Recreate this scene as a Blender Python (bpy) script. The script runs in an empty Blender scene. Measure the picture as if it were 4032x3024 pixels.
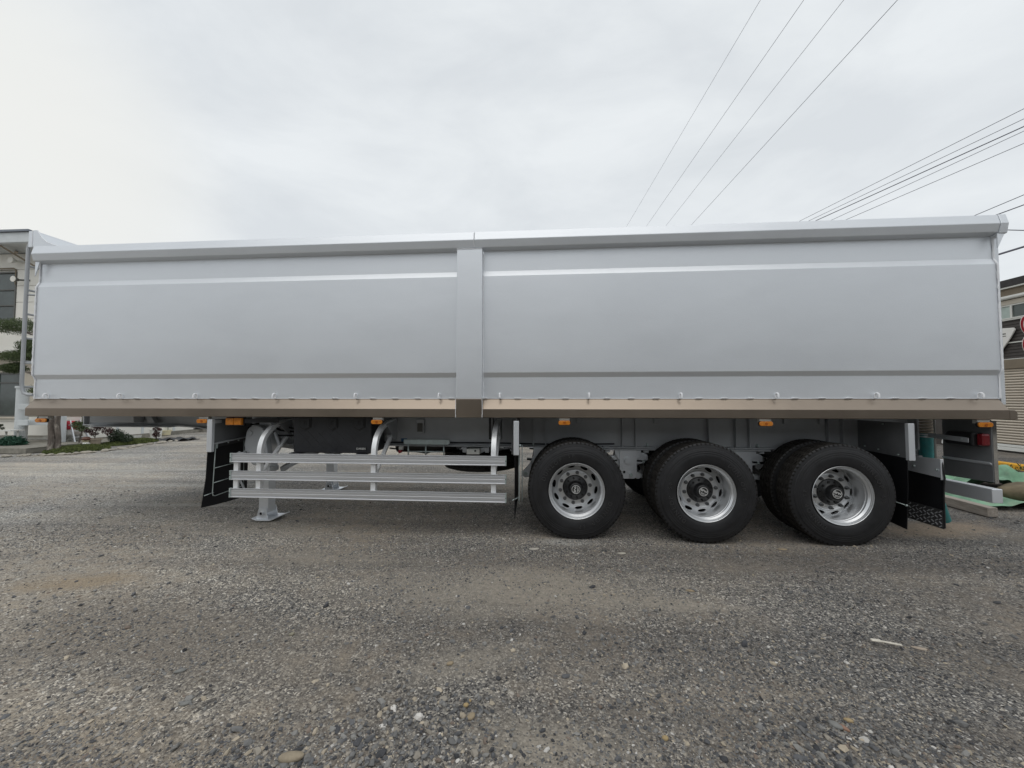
import bpy, bmesh, math, random
import numpy as np
from mathutils import Vector, Matrix
R = math.radians
random.seed(7); rng = np.random.default_rng(7)
sc = bpy.context.scene
col = sc.collection

# ------------------------------------------------------------------ camera
cd = bpy.data.cameras.new("camera"); cam = bpy.data.objects.new("camera", cd); col.objects.link(cam)
cd.sensor_width = 36.0; cd.lens = 36.0 * 1519 / 4032
cd.clip_start = 0.05; cd.clip_end = 2000
cam.location = (0, 0, 1.51)
cam.rotation_euler = (R(90 + 2.217), 0, R(4.33))
sc.camera = cam

# ------------------------------------------------------------------ world: thin even overcast over a Nishita sky
SUN_EL, SUN_AZ = 64.0, -172.0       # azimuth: direction towards the sun, measured from +Y clockwise
w = bpy.data.worlds.new("World"); sc.world = w; w.use_nodes = True
nt = w.node_tree; N = nt.nodes; L = nt.links
bg = N["Background"]; bg.inputs[1].default_value = 0.1
sky = N.new("ShaderNodeTexSky"); sky.sky_type = 'NISHITA'; sky.sun_disc = False
sky.sun_elevation = R(SUN_EL); sky.sun_rotation = R(SUN_AZ); sky.air_density = 1.0; sky.dust_density = 2.0
tc = N.new("ShaderNodeTexCoord")
mp = N.new("ShaderNodeMapping"); mp.inputs["Rotation"].default_value = (R(20), R(-35), R(25)); mp.inputs["Scale"].default_value = (1.0, 1.4, 2.6)
L.new(tc.outputs["Generated"], mp.inputs[0])
n1 = N.new("ShaderNodeTexNoise"); n1.inputs["Scale"].default_value = 2.6; n1.inputs["Detail"].default_value = 7; n1.inputs["Roughness"].default_value = 0.56; n1.inputs["Distortion"].default_value = 0.35
L.new(mp.outputs[0], n1.inputs["Vector"])
cr = N.new("ShaderNodeValToRGB"); L.new(n1.outputs["Fac"], cr.inputs[0])
cr.color_ramp.elements[0].position = 0.36; cr.color_ramp.elements[0].color = (0.745, 0.782, 0.812, 1)
cr.color_ramp.elements[1].position = 0.66; cr.color_ramp.elements[1].color = (0.865, 0.90, 0.92, 1)
# the cloud is thinnest, and so brightest and warmest, towards the west (left of the trailer's nose)
dp = N.new("ShaderNodeVectorMath"); dp.operation = 'DOT_PRODUCT'
g = Vector((-0.86, 0.42, 0.30)).normalized(); dp.inputs[1].default_value = g
nrm = N.new("ShaderNodeVectorMath"); nrm.operation = 'NORMALIZE'; L.new(tc.outputs["Generated"], nrm.inputs[0]); L.new(nrm.outputs[0], dp.inputs[0])
mr = N.new("ShaderNodeMapRange"); mr.inputs[1].default_value = 0.90; mr.inputs[2].default_value = 1.0; mr.interpolation_type = 'SMOOTHERSTEP'
L.new(dp.outputs["Value"], mr.inputs[0])
mxw = N.new("ShaderNodeMix"); mxw.data_type = 'RGBA'; L.new(mr.outputs[0], mxw.inputs[0]); L.new(cr.outputs[0], mxw.inputs[6]); mxw.inputs[7].default_value = (0.905, 0.91, 0.88, 1)
sc10 = N.new("ShaderNodeVectorMath"); sc10.operation = 'SCALE'; sc10.inputs[3].default_value = 10.0; L.new(mxw.outputs[2], sc10.inputs[0])
mx = N.new("ShaderNodeMix"); mx.data_type = 'RGBA'; mx.inputs[0].default_value = 0.94
L.new(sky.outputs[0], mx.inputs[6]); L.new(sc10.outputs[0], mx.inputs[7]); L.new(mx.outputs[2], bg.inputs[0])

sd = bpy.data.lights.new("sun", 'SUN'); so = bpy.data.objects.new("sun", sd); col.objects.link(so)
sd.energy = 0.8; sd.angle = R(60); sd.color = (1.0, 0.97, 0.92)
az = R(SUN_AZ); el = R(SUN_EL)
sdir = Vector((math.sin(az) * math.cos(el), math.cos(az) * math.cos(el), math.sin(el)))
so.rotation_euler = sdir.to_track_quat('Z', 'Y').to_euler(); so.location = (-10, -10, 20)
sc.view_settings.view_transform = 'Standard'; sc.view_settings.look = 'None'
sc.view_settings.exposure = 0.0; sc.view_settings.gamma = 1.0
try: sc.view_settings.use_curve_mapping = False
except Exception: pass

# ------------------------------------------------------------------ materials
def mat(name, base, rough=0.5, metal=0.0, var=0.0, vscale=3.0, rvar=0.0, bump=0.0, bscale=60.0, spec=0.5, coat=0.0, var2=None, emis=None, trans=0.0, stretch=None, dirt=None):
    m = bpy.data.materials.new(name); m.use_nodes = True
    t = m.node_tree; n = t.nodes; l = t.links; b = n["Principled BSDF"]
    b.inputs["Base Color"].default_value = (*base, 1); b.inputs["Roughness"].default_value = rough; b.inputs["Metallic"].default_value = metal
    b.inputs["Specular IOR Level"].default_value = spec; b.inputs["Coat Weight"].default_value = coat; b.inputs["Coat Roughness"].default_value = 0.15
    b.inputs["Transmission Weight"].default_value = trans
    co = n.new("ShaderNodeTexCoord"); src = co.outputs["Object"]
    if stretch:
        mpn = n.new("ShaderNodeMapping"); mpn.inputs["Scale"].default_value = stretch; l.new(src, mpn.inputs[0]); src = mpn.outputs[0]
    last = None
    if var or rvar:
        no = n.new("ShaderNodeTexNoise"); no.inputs["Scale"].default_value = vscale; no.inputs["Detail"].default_value = 6; no.inputs["Roughness"].default_value = .6; l.new(src, no.inputs["Vector"])
    if var:
        c = n.new("ShaderNodeValToRGB"); l.new(no.outputs["Fac"], c.inputs[0])
        c.color_ramp.elements[0].position = .3; c.color_ramp.elements[1].position = .7
        c.color_ramp.elements[0].color = (*[x * (1 - var) for x in base], 1)
        c.color_ramp.elements[1].color = (*(var2 if var2 else [min(1, x * (1 + var)) for x in base]), 1)
        last = c.outputs[0]
    if dirt:
        d2 = n.new("ShaderNodeTexNoise"); d2.inputs["Scale"].default_value = dirt[1]; d2.inputs["Detail"].default_value = 8; d2.inputs["Roughness"].default_value = .7; l.new(src, d2.inputs["Vector"])
        dm = n.new("ShaderNodeMapRange"); dm.inputs[1].default_value = dirt[2]; dm.inputs[2].default_value = dirt[2] + .2; dm.inputs[4].default_value = dirt[3]; l.new(d2.outputs["Fac"], dm.inputs[0])
        xx = n.new("ShaderNodeMix"); xx.data_type = 'RGBA'; l.new(dm.outputs[0], xx.inputs[0])
        if last: l.new(last, xx.inputs[6])
        else: xx.inputs[6].default_value = (*base, 1)
        xx.inputs[7].default_value = (*dirt[0], 1); last = xx.outputs[2]
    if last: l.new(last, b.inputs["Base Color"])
    if rvar:
        r_ = n.new("ShaderNodeMapRange"); r_.inputs[1].default_value = .3; r_.inputs[2].default_value = .7; r_.inputs[3].default_value = max(.02, rough - rvar); r_.inputs[4].default_value = rough + rvar
        l.new(no.outputs["Fac"], r_.inputs[0]); l.new(r_.outputs[0], b.inputs["Roughness"])
    if bump:
        bn = n.new("ShaderNodeTexNoise"); bn.inputs["Scale"].default_value = bscale; bn.inputs["Detail"].default_value = 4; l.new(src, bn.inputs["Vector"])
        bp = n.new("ShaderNodeBump"); bp.inputs["Strength"].default_value = bump; bp.inputs["Distance"].default_value = .004; l.new(bn.outputs["Fac"], bp.inputs["Height"]); l.new(bp.outputs[0], b.inputs["Normal"])
    if emis: b.inputs["Emission Color"].default_value = (*emis[0], 1); b.inputs["Emission Strength"].default_value = emis[1]
    return m

M = {}
M['silver'] = mat('silver_metallic_paint', (.74, .765, .795), .39, .56, var=.03, vscale=1.4, rvar=.03, bump=.25, bscale=160, dirt=((.62, .64, .67), 2.2, .50, .2), stretch=(.45, 1, 1.2))
M['silver_shaded'] = mat('silver_paint_shaded', (.42, .435, .45), .5, .3, var=.08, vscale=4, rvar=.06, bump=.2, bscale=120)  # body silver again, darkened: underbody shade put into the colour
M['bracket'] = mat('bright_aluminium_bar', (.86, .87, .88), .38, .3, var=.03)
M['plate'] = mat('dark_grey_steel_plate', (.17, .175, .18), .5, .2, var=.12, vscale=4, rvar=.06, bump=.2, bscale=120)
M['nut'] = mat('wheel_nut_steel', (.17, .175, .18), .3, .7, var=.2, vscale=60)
M['weld'] = mat('bright_weld_bead', (.88, .89, .91), .4, 0, bump=.4, bscale=300)
M['brown'] = mat('brown_metallic_paint', (.30, .25, .203), .32, 1.0, var=.05, vscale=2, rvar=.04, bump=.15, bscale=160)
M['alu'] = mat('brushed_aluminium', (.64, .65, .67), .42, .75, var=.04, vscale=8, rvar=.04, bump=.1, bscale=200, stretch=(.15, 1, 1))
M['rim'] = mat('silver_rim_paint', (.66, .67, .68), .33, .75)
M['galv'] = mat('galvanised_steel', (.50, .57, .56), .45, .6, var=.15, vscale=14, rvar=.1)
M['black'] = mat('black_plastic', (.024, .025, .029), .42, 0, var=.2, vscale=8, rvar=.08, bump=.25, bscale=180)
M['rubber'] = mat('black_rubber', (.007, .007, .0085), .55, 0, var=.2, vscale=6, rvar=.08, spec=.28)
M['tyre'] = mat('tyre_rubber', (.018, .018, .0195), .47, 0, var=.25, vscale=7, rvar=.09, bump=.15, bscale=90, spec=.38, dirt=((.032, .030, .027), 9, .55, .45))
M['tread'] = mat('dusty_tread_rubber', (.020, .018, .016), .8, 0, var=.35, vscale=10, bump=.4, bscale=60, spec=.2)
M['tyretext'] = mat('tyre_raised_lettering', (.034, .034, .035), .35, 0, spec=.6)
M['hub'] = mat('black_hub_enamel', (.012, .012, .013), .38, 0, spec=.5)
M['white'] = mat('white_print', (.80, .80, .78), .5)
M['amber'] = mat('amber_lens', (.56, .19, .014), .15, 0, var=.3, vscale=40, spec=.6, coat=.6)
M['amberdark'] = mat('amber_lens_core', (.36, .09, .008), .2, 0)
M['red'] = mat('red_lens', (.13, .006, .010), .12, 0, coat=.6)
M['mirror'] = mat('polished_stainless', (.72, .72, .70), .06, 1.0)
M['teal'] = mat('teal_hose', (.03, .22, .22), .38, 0, var=.25, vscale=7, dirt=((.16, .22, .2), 9, .5, .4))
M['blue'] = mat('blue_sticker', (.03, .10, .20), .5, 0, var=.5, vscale=60)
M['redblue'] = mat('red_coupling', (.32, .02, .03), .4)
M['siding'] = mat('cream_white_siding', (.78, .76, .70), .75, 0, var=.04, vscale=3, bump=.3, bscale=60, dirt=((.55, .52, .45), 1.5, .58, .5))
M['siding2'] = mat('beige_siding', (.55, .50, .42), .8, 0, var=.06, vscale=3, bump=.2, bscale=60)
M['greyp'] = mat('pale_grey_paint', (.60, .63, .64), .6, 0, var=.06, vscale=3)
M['glass'] = mat('window_glass', (.05, .065, .06), .08, 0, var=.5, vscale=1.2, spec=.6)
M['curtain'] = mat('pale_curtain', (.42, .50, .46), .5, 0, var=.15, vscale=3)
M['frame'] = mat('dark_window_frame', (.10, .10, .09), .4, .3)
M['frame2'] = mat('light_window_frame', (.62, .62, .58), .4, .3)
M['concrete'] = mat('weathered_concrete', (.25, .235, .20), .9, 0, var=.25, vscale=6, bump=.6, bscale=40, dirt=((.12, .11, .09), 4, .5, .6))
M['roofg'] = mat('grey_roof_metal', (.20, .22, .25), .5, .3)
M['soffit'] = mat('brown_soffit', (.22, .18, .13), .8, 0, var=.1)
M['browns'] = mat('dark_brown_siding', (.055, .047, .042), .7, 0, var=.2, vscale=4)
M['tiles'] = mat('dark_roof', (.035, .032, .032), .7, 0, var=.3, vscale=8)
M['shutter'] = mat('beige_shutter', (.56, .49, .40), .4, .3, var=.05, vscale=3)
M['yellow'] = mat('yellow_paint', (.75, .38, .02), .6, 0, var=.15, vscale=10, dirt=((.3, .2, .08), 12, .55, .7))
M['signred'] = mat('sign_red', (.42, .012, .03), .4); M['signwhite'] = mat('sign_white', (.78, .76, .72), .4)
M['leafg'] = mat('pine_needles', (.060, .100, .035), .7, 0, var=.45, vscale=5, var2=(.12, .16, .06))
M['leafr'] = mat('dark_red_leaves', (.055, .016, .014), .6, 0, var=.5, vscale=9)
M['leafd'] = mat('dark_green_leaves', (.03, .05, .022), .6, 0, var=.5, vscale=9)
M['moss'] = mat('low_ground_cover', (.085, .12, .035), .85, 0, var=.45, vscale=9, var2=(.17, .20, .06))
M['bark'] = mat('grey_bark', (.12, .10, .085), .9, 0, var=.5, vscale=12, bump=1.0, bscale=30, dirt=((.62, .58, .50), 5, .52, .9), stretch=(1, 1, .35))
M['rock'] = mat('pale_rock', (.36, .33, .28), .85, 0, var=.3, vscale=6, bump=.6, bscale=40)
M['terra'] = mat('buff_pot', (.38, .32, .25), .8, 0, var=.12)
M['redcloth'] = mat('red_plastic_bag', (.50, .03, .05), .5, 0, var=.2)
M['pvcw'] = mat('white_plastic', (.74, .74, .70), .4, 0, var=.06)
M['cream'] = mat('cream_plastic', (.68, .62, .42), .4)
M['bluepat'] = mat('dark_blue_patterned_glaze', (.02, .03, .09), .3, 0, var=.9, vscale=22, var2=(.45, .45, .40))
M['gnet'] = mat('dark_green_netting', (.02, .075, .045), .8, 0, var=.4, vscale=12)
M['tarp'] = mat('green_tarpaulin', (.17, .32, .21), .65, 0, var=.45, vscale=4, bump=.6, bscale=18, dirt=((.30, .36, .25), 5, .5, .6))
M['wood'] = mat('weathered_timber', (.33, .29, .25), .85, 0, var=.3, vscale=6, bump=.6, bscale=30, stretch=(6, 1, 6))
M['woodend'] = mat('dark_timber_end', (.10, .09, .085), .9, 0, var=.3, vscale=12)
M['sack'] = mat('muddy_sack', (.15, .12, .075), .9, 0, var=.35, vscale=7, bump=.8, bscale=25)
M['soil'] = mat('dark_soil', (.075, .055, .042), .95, 0, var=.5, vscale=20, bump=1, bscale=40)
M['wire'] = mat('power_cable', (.16, .16, .20), .6)
M['stick'] = mat('bleached_wood', (.62, .58, .50), .8, 0, var=.15, vscale=30)
M['darkskin'] = mat('brown_glaze', (.12, .05, .03), .5)
M['sand'] = mat('light_inside_paint', (.40, .42, .44), .6, .2)

# ------------------------------------------------------------------ mesh builder
class B:
    def __init__(s): s.v = []; s.f = []; s.sm = []
    def add(s, vs, fs, smooth=False):
        o = len(s.v); s.v += [tuple(p) for p in vs]; s.f += [tuple(i + o for i in f) for f in fs]; s.sm += [smooth] * len(fs); return s
    def box(s, x0, x1, y0, y1, z0, z1):
        return s.add([(x, y, z) for x in (x0, x1) for y in (y0, y1) for z in (z0, z1)],
                     [(0, 1, 3, 2), (4, 6, 7, 5), (0, 4, 5, 1), (2, 3, 7, 6), (0, 2, 6, 4), (1, 5, 7, 3)])
    def prism(s, poly, axis, a, b, smooth=False):
        # poly: 2d points in the two other axes in order; extruded along axis from a to b
        n = len(poly)
        def P(p, t):
            return {'x': (t, p[0], p[1]), 'y': (p[0], t, p[1]), 'z': (p[0], p[1], t)}[axis]
        vs = [P(p, a) for p in poly] + [P(p, b) for p in poly]
        fs = [(i, (i + 1) % n, n + (i + 1) % n, n + i) for i in range(n)]
        s.add(vs, fs, smooth); s.add(vs, [tuple(range(n)), tuple(range(2 * n - 1, n - 1, -1))]); return s
    def tube(s, pts, r, n=8, cap=True):
        pts = [Vector(p) for p in pts]; rings = []
        rr = r if isinstance(r, (list, tuple)) else [r] * len(pts)
        t0 = (pts[1] - pts[0]).normalized(); up = Vector((0, 0, 1)) if abs(t0.z) < .9 else Vector((1, 0, 0))
        a = t0.cross(up).normalized(); vs = []
        for i, p in enumerate(pts):
            t = (pts[min(i + 1, len(pts) - 1)] - pts[max(i - 1, 0)]).normalized()
            a = (a - t * a.dot(t)).normalized(); b = t.cross(a)
            for k in range(n):
                an = 2 * math.pi * k / n; vs.append(p + (a * math.cos(an) + b * math.sin(an)) * rr[i])
        fs = [(i * n + k, i * n + (k + 1) % n, (i + 1) * n + (k + 1) % n, (i + 1) * n + k) for i in range(len(pts) - 1) for k in range(n)]
        s.add(vs, fs, True)
        if cap: s.add(vs, [tuple(range(n))[::-1], tuple(range((len(pts) - 1) * n, len(pts) * n))])
        return s
    def cyl(s, p0, p1, r, n=20, r1=None): return s.tube([p0, p1], [r, r if r1 is None else r1], n)
    def lathe(s, prof, c=(0, 0, 0), n=48, axis='y', smooth=True):
        # prof: list of (axial, radius) along axis
        vs = []
        for (a, r) in prof:
            for k in range(n):
                t = 2 * math.pi * k / n; u, v_ = r * math.cos(t), r * math.sin(t)
                vs.append((c[0] + u, c[1] + a, c[2] + v_) if axis == 'y' else (c[0] + u, c[1] + v_, c[2] + a))
        fs = [(i * n + k, i * n + (k + 1) % n, (i + 1) * n + (k + 1) % n, (i + 1) * n + k) for i in range(len(prof) - 1) for k in range(n)]
        return s.add(vs, fs, smooth)
    def bar(s, p0, p1, w, h):
        # rectangular bar from p0 to p1, w across (horizontal), h the other way
        p0, p1 = Vector(p0), Vector(p1); t = (p1 - p0).normalized(); up = Vector((0, 0, 1)) if abs(t.z) < .95 else Vector((0, 1, 0))
        a = t.cross(up).normalized() * w / 2; b = t.cross(a).normalized() * h / 2
        vs = [p + sa * a + sb * b for p in (p0, p1) for sa, sb in ((-1, -1), (1, -1), (1, 1), (-1, 1))]
        return s.add(vs, [(0, 1, 2, 3), (7, 6, 5, 4), (0, 4, 5, 1), (1, 5, 6, 2), (2, 6, 7, 3), (3, 7, 4, 0)])
    def strip(s, path, x0, x1, th):
        # flat bar bent along a (y,z) path, x0..x1 wide, th thick (inside to +n)
        path = [Vector((0, p[0], p[1])) for p in path]; vs = []
        for i, p in enumerate(path):
            t = (path[min(i + 1, len(path) - 1)] - path[max(i - 1, 0)]).normalized(); nn = Vector((0, t.z, -t.y)) * th
            for x, q in ((x0, p), (x1, p), (x1, p + nn), (x0, p + nn)): vs.append((x, q.y, q.z))
        m = len(path); fs = [(i * 4 + k, i * 4 + (k + 1) % 4, i * 4 + 4 + (k + 1) % 4, i * 4 + 4 + k) for i in range(m - 1) for k in range(4)]
        s.add(vs, fs + [(3, 2, 1, 0), ((m - 1) * 4, (m - 1) * 4 + 1, (m - 1) * 4 + 2, (m - 1) * 4 + 3)]); return s
    def mesh(s, name, m, off=(0, 0, 0), bev=0.0, seg=2):
        me = bpy.data.meshes.new(name); o = Vector(off)
        me.from_pydata([tuple(Vector(p) - o) for p in s.v], [], s.f)
        me.polygons.foreach_set("use_smooth", s.sm)
        bm = bmesh.new(); bm.from_mesh(me)
        bmesh.ops.remove_doubles(bm, verts=bm.verts, dist=1e-5)
        bmesh.ops.recalc_face_normals(bm, faces=bm.faces)
        if bev:
            ed = [e for e in bm.edges if len(e.link_faces) == 2 and e.calc_face_angle(0) > R(28)]
            bmesh.ops.bevel(bm, geom=ed, offset=bev, segments=seg, affect='EDGES', profile=.5, clamp_overlap=True)
        bm.to_mesh(me); bm.free()
        if any(s.sm) and not bev:
            fl = [False] * len(me.polygons); me.polygons.foreach_get("use_smooth", fl)
            me.set_sharp_from_angle(angle=R(33)); me.polygons.foreach_set("use_smooth", fl)
        me.materials.append(m); return me
    def obj(s, name, m, parent=None, bev=0.0, seg=2, at=None):
        off = Vector(at) if at is not None else (wpos(parent) if parent else Vector((0, 0, 0)))
        me = s.mesh(name, m, off, bev, seg)
        return link(name, me, parent, off)

def wpos(o):
    p = Vector((0, 0, 0))
    while o: p = p + o.location; o = o.parent
    return p
def link(name, me, parent=None, world=(0, 0, 0)):
    o = bpy.data.objects.new(name, me); col.objects.link(o)
    if parent: o.parent = parent; o.location = Vector(world) - wpos(parent)
    else: o.location = world
    return o
def tag(o, label=None, cat=None, group=None, kind=None):
    if label: o['label'] = label
    if cat: o['category'] = cat
    if group: o['group'] = group
    if kind: o['kind'] = kind
    return o
def thing(name, loc, label, cat, group=None):
    return tag(link(name, None, None, loc), label, cat, group)
def dup(o, parent=None, loc=None):
    c = o.copy(); col.objects.link(c)
    if parent: c.parent = parent
    if loc is not None: c.location = loc
    for ch in list(o.children): dup(ch, c)
    return c
def text_bm(b, txt, size, depth, org, ux, uy):
    cu = bpy.data.curves.new("t", 'FONT'); cu.body = txt; cu.size = size; cu.align_x = 'CENTER'; cu.align_y = 'CENTER'; cu.extrude = depth
    cu.resolution_u = 3
    o = bpy.data.objects.new("t", cu); col.objects.link(o)
    dg = bpy.context.evaluated_depsgraph_get(); dg.update()
    me = bpy.data.meshes.new_from_object(o.evaluated_get(dg))
    ux, uy, org = Vector(ux), Vector(uy), Vector(org); uz = ux.cross(uy)
    b.add([org + ux * v.co.x + uy * v.co.y + uz * v.co.z for v in me.vertices], [tuple(p.vertices) for p in me.polygons])
    bpy.data.objects.remove(o); bpy.data.curves.remove(cu); bpy.data.meshes.remove(me)
    return b

# value noise for placing things
def vnoise(x, y, s, seed=0):
    g = np.random.default_rng(seed).random((256, 256)); x = x / s + 97.3; y = y / s + 61.7
    xi = np.floor(x).astype(int); yi = np.floor(y).astype(int); fx = x - xi; fy = y - yi
    fx = fx * fx * (3 - 2 * fx); fy = fy * fy * (3 - 2 * fy); G = lambda a, b: g[a % 256, b % 256]
    return (G(xi, yi) * (1 - fx) + G(xi + 1, yi) * fx) * (1 - fy) + (G(xi, yi + 1) * (1 - fx) + G(xi + 1, yi + 1) * fx) * fy
def gheight(x, y):
    h = (vnoise(x, y, 1.3, 1) - .5) * .030 + (vnoise(x, y, .35, 2) - .5) * .012 + (vnoise(x, y, .09, 3) - .5) * .006
    return h * np.clip(1.2 - np.hypot(x, y - 3) / 16, 0.0, 1) - .004

# ------------------------------------------------------------------ ground sheet
def ground_material():
    m = bpy.data.materials.new("gravel_ground"); m.use_nodes = True; t = m.node_tree; n = t.nodes; l = t.links; b = n["Principled BSDF"]
    co = n.new("ShaderNodeTexCoord"); P = co.outputs["Object"]
    def noise(s, d=5, r=.6, vec=None):
        k = n.new("ShaderNodeTexNoise"); k.inputs["Scale"].default_value = s; k.inputs["Detail"].default_value = d; k.inputs["Roughness"].default_value = r; l.new(vec or P, k.inputs["Vector"]); return k.outputs["Fac"]
    def ramp(src, *els):
        c = n.new("ShaderNodeValToRGB"); l.new(src, c.inputs[0]); e = c.color_ramp.elements
        while len(e) < len(els): e.new(.5)
        for k, (p, cc) in enumerate(els): e[k].position = p; e[k].color = (*cc, 1) if len(cc) == 3 else cc
        return c.outputs[0]
    def mix(f, a, c, mode='MIX'):
        k = n.new("ShaderNodeMix"); k.data_type = 'RGBA'; k.blend_type = mode
        if isinstance(f, float): k.inputs[0].default_value = f
        else: l.new(f, k.inputs[0])
        l.new(a, k.inputs[6]); l.new(c, k.inputs[7]); return k.outputs[2]
    def vor(s):
        k = n.new("ShaderNodeTexVoronoi"); k.inputs["Scale"].default_value = s; l.new(P, k.inputs["Vector"]); return k
    v1, v2 = vor(120), vor(58)
    s1 = n.new("ShaderNodeSeparateColor"); l.new(v1.outputs["Color"], s1.inputs[0])
    s2 = n.new("ShaderNodeSeparateColor"); l.new(v2.outputs["Color"], s2.inputs[0])
    gr = [(0, (.030, .030, .032)), (.30, (.095, .094, .094)), (.60, (.20, .195, .183)), (.80, (.31, .30, .275)), (.92, (.46, .43, .37)), (1, (.75, .73, .68))]
    c1 = ramp(s1.outputs[0], *gr); c2 = ramp(s2.outputs[1], *gr)
    g = mix(ramp(noise(30, 3), (.45, (0, 0, 0)), (.6, (.8,) * 3)), c1, c2)
    # patches of fine dust between the stones, shaped like puddle stains
    dust = ramp(noise(42, 6, .7), (.25, (.17, .150, .125)), (.75, (.33, .292, .240)))
    df = ramp(noise(.55, 7, .62), (.40, (0, 0, 0)), (.58, (.95,) * 3)); df2 = ramp(noise(9, 5, .65), (.40, (.25,) * 3), (.62, (1, 1, 1)))
    k = n.new("ShaderNodeMix"); k.data_type = 'RGBA'; k.blend_type = 'MULTIPLY'; k.inputs[0].default_value = 1; l.new(df, k.inputs[6]); l.new(df2, k.inputs[7])
    g = mix(k.outputs[2], g, dust)
    # broad tone: the yard is paler and greyer far left, darker right
    tone = ramp(noise(.23, 4, .5), (.35, (.74, .74, .75)), (.65, (1.20, 1.18, 1.15)))
    g = mix(1.0, g, tone, 'MULTIPLY')
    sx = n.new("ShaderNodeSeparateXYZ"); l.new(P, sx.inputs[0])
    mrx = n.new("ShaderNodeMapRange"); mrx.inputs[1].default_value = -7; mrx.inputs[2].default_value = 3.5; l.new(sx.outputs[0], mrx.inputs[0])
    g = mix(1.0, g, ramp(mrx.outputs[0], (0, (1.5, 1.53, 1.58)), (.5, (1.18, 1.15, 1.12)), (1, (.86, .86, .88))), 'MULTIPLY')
    # faint long tyre tracks along the yard, running with the trailer
    mpn = n.new("ShaderNodeMapping"); mpn.inputs["Scale"].default_value = (.12, 2.2, 1); mpn.inputs["Rotation"].default_value = (0, 0, R(4)); l.new(P, mpn.inputs[0])
    g = mix(1.0, g, ramp(noise(1.0, 4, .6, mpn.outputs[0]), (.35, (.80, .80, .81)), (.62, (1.20, 1.19, 1.17))), 'MULTIPLY')
    # dust stains and compacted patches, each with its own place on the yard
    wob = noise(1.7, 6, .65); wob2 = noise(14, 4, .6)
    def stain(g, cx_, cy_, rx, ry, rot, colr, amt):
        mpv = n.new("ShaderNodeMapping"); mpv.vector_type = 'TEXTURE'; mpv.inputs["Location"].default_value = (cx_, cy_, 0); mpv.inputs["Rotation"].default_value = (0, 0, rot); mpv.inputs["Scale"].default_value = (rx, ry, 1000); l.new(P, mpv.inputs[0])
        ln = n.new("ShaderNodeVectorMath"); ln.operation = 'LENGTH'; l.new(mpv.outputs[0], ln.inputs[0])
        a1 = n.new("ShaderNodeMath"); a1.operation = 'MULTIPLY_ADD'; l.new(wob, a1.inputs[0]); a1.inputs[1].default_value = 1.5; l.new(ln.outputs["Value"], a1.inputs[2])
        a2 = n.new("ShaderNodeMath"); a2.operation = 'MULTIPLY_ADD'; l.new(wob2, a2.inputs[0]); a2.inputs[1].default_value = .7; l.new(a1.outputs[0], a2.inputs[2])
        m_ = n.new("ShaderNodeMapRange"); m_.inputs[1].default_value = 1.45; m_.inputs[2].default_value = 2.15; m_.inputs[3].default_value = amt; m_.inputs[4].default_value = 0; l.new(a2.outputs[0], m_.inputs[0])
        k = n.new("ShaderNodeMix"); k.data_type = 'RGBA'; l.new(m_.outputs[0], k.inputs[0]); l.new(g, k.inputs[6])
        k2 = n.new("ShaderNodeMix"); k2.data_type = 'RGBA'; k2.blend_type = 'MULTIPLY'; k2.inputs[0].default_value = 1; k2.inputs[6].default_value = (*colr, 1); l.new(ramp(noise(36, 5, .7), (.3, (.72,) * 3), (.7, (1.3,) * 3)), k2.inputs[7])
        l.new(k2.outputs[2], k.inputs[7]); return k.outputs[2]
    tanc, brn, pale = (.31, .278, .232), (.21, .183, .152), (.42, .405, .37)
    for st in ((-.2, 3.15, 1.5, .50, .05, tanc, .75), (.95, 3.0, .7, .10, -.06, tanc, .8), (-2.6, 2.35, 1.5, .45, -.1, brn, .7), (-3.8, 2.95, .55, .20, .1, (.34, .27, .19), .8), (.05, 1.75, .45, .16, 0, tanc, .7), (-.45, 2.25, .5, .18, .4, tanc, .55),
               (.25, 4.15, .35, .12, 0, pale, .85), (-1.9, 3.6, 1.1, .22, .05, tanc, .5), (-3.3, 4.3, .9, .3, 0, tanc, .5), (4.6, 4.9, 1.1, .3, .3, (.34, .27, .20), .8), (2.6, 2.4, .9, .25, -.3, brn, .5), (1.9, 3.7, .6, .15, 0, brn, .5), (-8.5, 7.6, 2.8, .16, .18, pale, .7), (-6.5, 6.4, 1.8, .14, .12, pale, .6), (-5.2, 5.2, 1.4, .12, .08, pale, .5), (-3.2, 9.2, 3.0, .6, .02, tanc, .5)):
        g = stain(g, *st)
    l.new(g, b.inputs["Base Color"]); b.inputs["Roughness"].default_value = .9; b.inputs["Specular IOR Level"].default_value = .25
    a = n.new("ShaderNodeMath"); a.operation = 'MULTIPLY_ADD'; l.new(v1.outputs["Distance"], a.inputs[0]); a.inputs[1].default_value = -.6
    sc2 = n.new("ShaderNodeMath"); sc2.operation = 'MULTIPLY'; l.new(v2.outputs["Distance"], sc2.inputs[0]); sc2.inputs[1].default_value = -1.0; l.new(sc2.outputs[0], a.inputs[2])
    bp = n.new("ShaderNodeBump"); bp.inputs["Strength"].default_value = .85; bp.inputs["Distance"].default_value = .012; l.new(a.outputs[0], bp.inputs["Height"]); l.new(bp.outputs[0], b.inputs["Normal"])
    return m
def axis_pts(lo, hi, step, far):
    a = list(np.arange(lo, hi + 1e-6, step)); s = step; x = hi
    while x < far: s *= 1.28; x += s; a.append(x)
    s = step; x = lo
    while x > -far: s *= 1.28; x -= s; a.insert(0, x)
    return np.array(a)
gx = axis_pts(-6, 6, .05, 700); gy = axis_pts(.8, 6.5, .05, 700)
X, Y = np.meshgrid(gx, gy, indexing='ij'); Z = gheight(X, Y)
me = bpy.data.meshes.new("gravel_yard"); nx, ny = X.shape
vv = np.stack([X, Y, Z], -1).reshape(-1, 3); i = np.arange(nx - 1)[:, None] * ny + np.arange(ny - 1)[None]
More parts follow.
